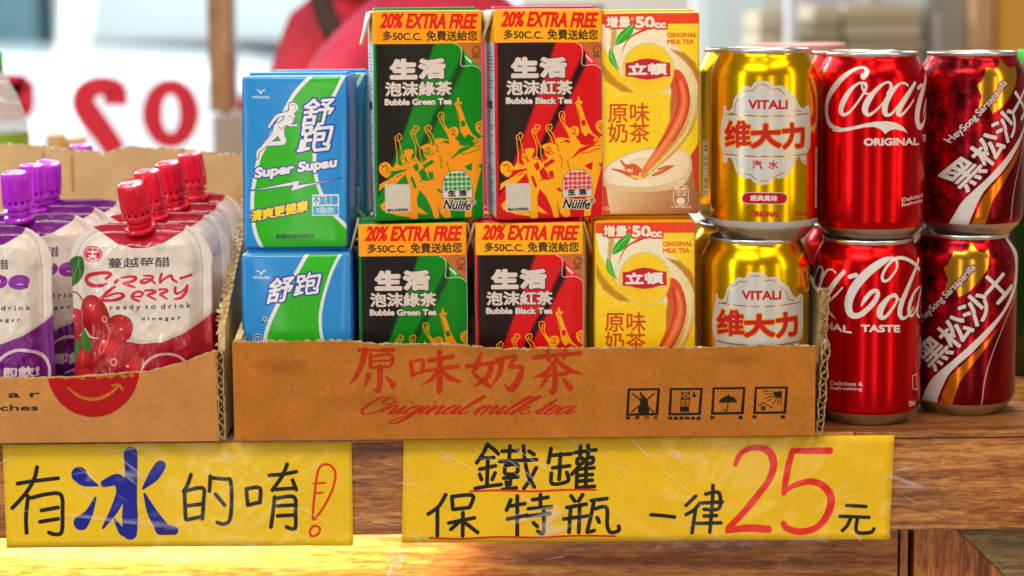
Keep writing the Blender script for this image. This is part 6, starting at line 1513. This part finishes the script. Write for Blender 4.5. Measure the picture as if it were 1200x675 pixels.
# ---- back room shelf and the stock on it
DB = 2.6; YB = DB - CD
tag(link('back_shelf', box_me('back_shelf', .20, 1.1, YB - .02, YB + .40, -.12, -.10, .003), mat('shelf_laminate', (170, 160, 146), .5)), 'pale laminate shelf behind the cans in the back of the shop', 'shelf')
M_bei = mat('beige_card', (196, 184, 156), .7); M_bei2 = mat('beige_card_darker', (170, 156, 128), .7); M_gry = mat('grey_metal', (150, 148, 142), .4, metal=.2); M_lav = mat('lavender_panel', (196, 196, 214), .6)
def stack(label, pa, pb, ytop, n, dd):
    X0 = px_at(pa, 30, dd)[0]; X1 = px_at(pb, 30, dd)[0]; Z1 = px_at(0, ytop, dd)[1] - .01 * 0 + ((pa - 600) / FPX) * 0
    Z1 = px_at((pa + pb) / 2, ytop, dd)[1]
    t = thing('carton_stack', label, 'stacked trays', ((X0 + X1) / 2, dd - CD + .1, -.10)); h = (Z1 + .10) / n; rg = random.Random(n)
    for k in range(n):
        o = rg.uniform(-.004, .004); link('tray', box_me('tray', -(X1 - X0) / 2 + o, (X1 - X0) / 2 + o, -.09, .09, k * h + .0005, (k + 1) * h - h * .16, .0015), M_bei if k % 3 else M_bei2, t)
        link('tray', box_me('tray', -(X1 - X0) / 2 + .005, (X1 - X0) / 2 - .005, -.085, .085, (k + 1) * h - h * .155, (k + 1) * h, .0), M_bei2, t)
stack('small beige stack of flat trays left of the white upright post', 890, 922, 12, 12, 2.6)
stack('narrow beige stack of flat trays right of the white upright post', 955, 989, 6, 14, 2.6)
stack('wide beige stack of flat trays beside the grey cabinet', 992, 1083, 5, 15, 2.6)
def slab(name, label, cat, pa, pb, ztop, dd, dep, m, extra=None):
    X0 = px_at(pa, 30, dd)[0]; X1 = px_at(pb, 30, dd)[0]
    t = thing(name, label, cat, ((X0 + X1) / 2, dd - CD, -.75)); wdt = (X1 - X0) / 2
    link('panel', box_me('panel', -wdt, wdt, 0, dep, 0, ztop + .75, .004), m, t)
    if extra: extra(t, wdt, ztop + .75)
    return t
slab('upright_post', 'white upright post between the beige stacks', 'post', 923, 935, 1.6, 2.55, .03, mat('white_post', (226, 232, 240), .4))
slab('room_divider', 'pale lavender divider panel behind the white post', 'panel', 935, 1000, 1.2, 2.95, .02, M_lav)
def cab_extra(t, wd_, h): link('door', box_me('door', -wd_ + .006, wd_ - .006, -.008, -.0005, .04, h - .02, .002), M_gry, t); link('handle', box_me('handle', -wd_ + .012, -wd_ + .018, -.02, -.0085, h - .7, h - .5, .002), M_lid, t)
slab('metal_cabinet', 'tall grey metal cabinet behind the cans', 'cabinet', 1083, 1141, .75, 2.65, .4, M_gry, cab_extra)
slab('wooden_post', 'brown wooden post left of the orange board', 'post', 1142, 1166, 1.6, 2.6, .05, M_frame)
def boardx(t, wd_, h):
    for k in range(4): link('printed_line', box_me('printed_line', -wd_ + .02, wd_ - .03, -.0022, -.0004, h - 1.32 + k * .07 - .0, h - 1.30 + k * .07, .0), mat('faint_print', (196, 130, 50), .7), t)
slab('notice_board', 'orange yellow board at the top right corner of the photo', 'board', 1168, 1290, 1.1, 2.62, .02, mat('orange_board', (226, 170, 70), .7), boardx)
slab('glazed_door', 'bright glazed white door beyond the milk tea carton', 'door', 812, 890, 1.3, 3.0, .04, mat('door_white', (236, 242, 246), .5), lambda t, wd_, h: [link('glass', box_me('glass', -wd_ + .02 + i * wd_, -wd_ + .02 + i * wd_ + wd_ * .72, -.006, -.0005, .3, h - .1, .001), mat('door_glass_bright', (214, 238, 244), .1), t) for i in (0, 1)])
# pale bowls stacked high behind the red and yellow cartons
for i, px in enumerate((618, 668)):
    X, Z = px_at(px, -6, 1.9); t = thing('paper_bowls', ('left' if i == 0 else 'right') + ' stack of pale paper bowls peeking over the red and yellow cartons', 'bowls', (X, 1.9 - CD, -.10))
    for k in range(9):
        link('bowl', lathe('bowl', [(.024, 0), (.026, .001), (.036, .040), (.0385, .041), (.038, .0385), (.035, .038), (.025, .003), (.0001, .003)], 32), M_bei if i else mat('paper_white', (226, 220, 206), .6), t, (0, 0, k * .0405))
tag(link('middle_shelf', box_me('middle_shelf', -.02, .16, .75, .98, -.12, -.1005, .003), mat('middle_shelf_wood', (150, 110, 70), .5)), 'small wooden shelf behind the tea cartons, out of the light', 'shelf')
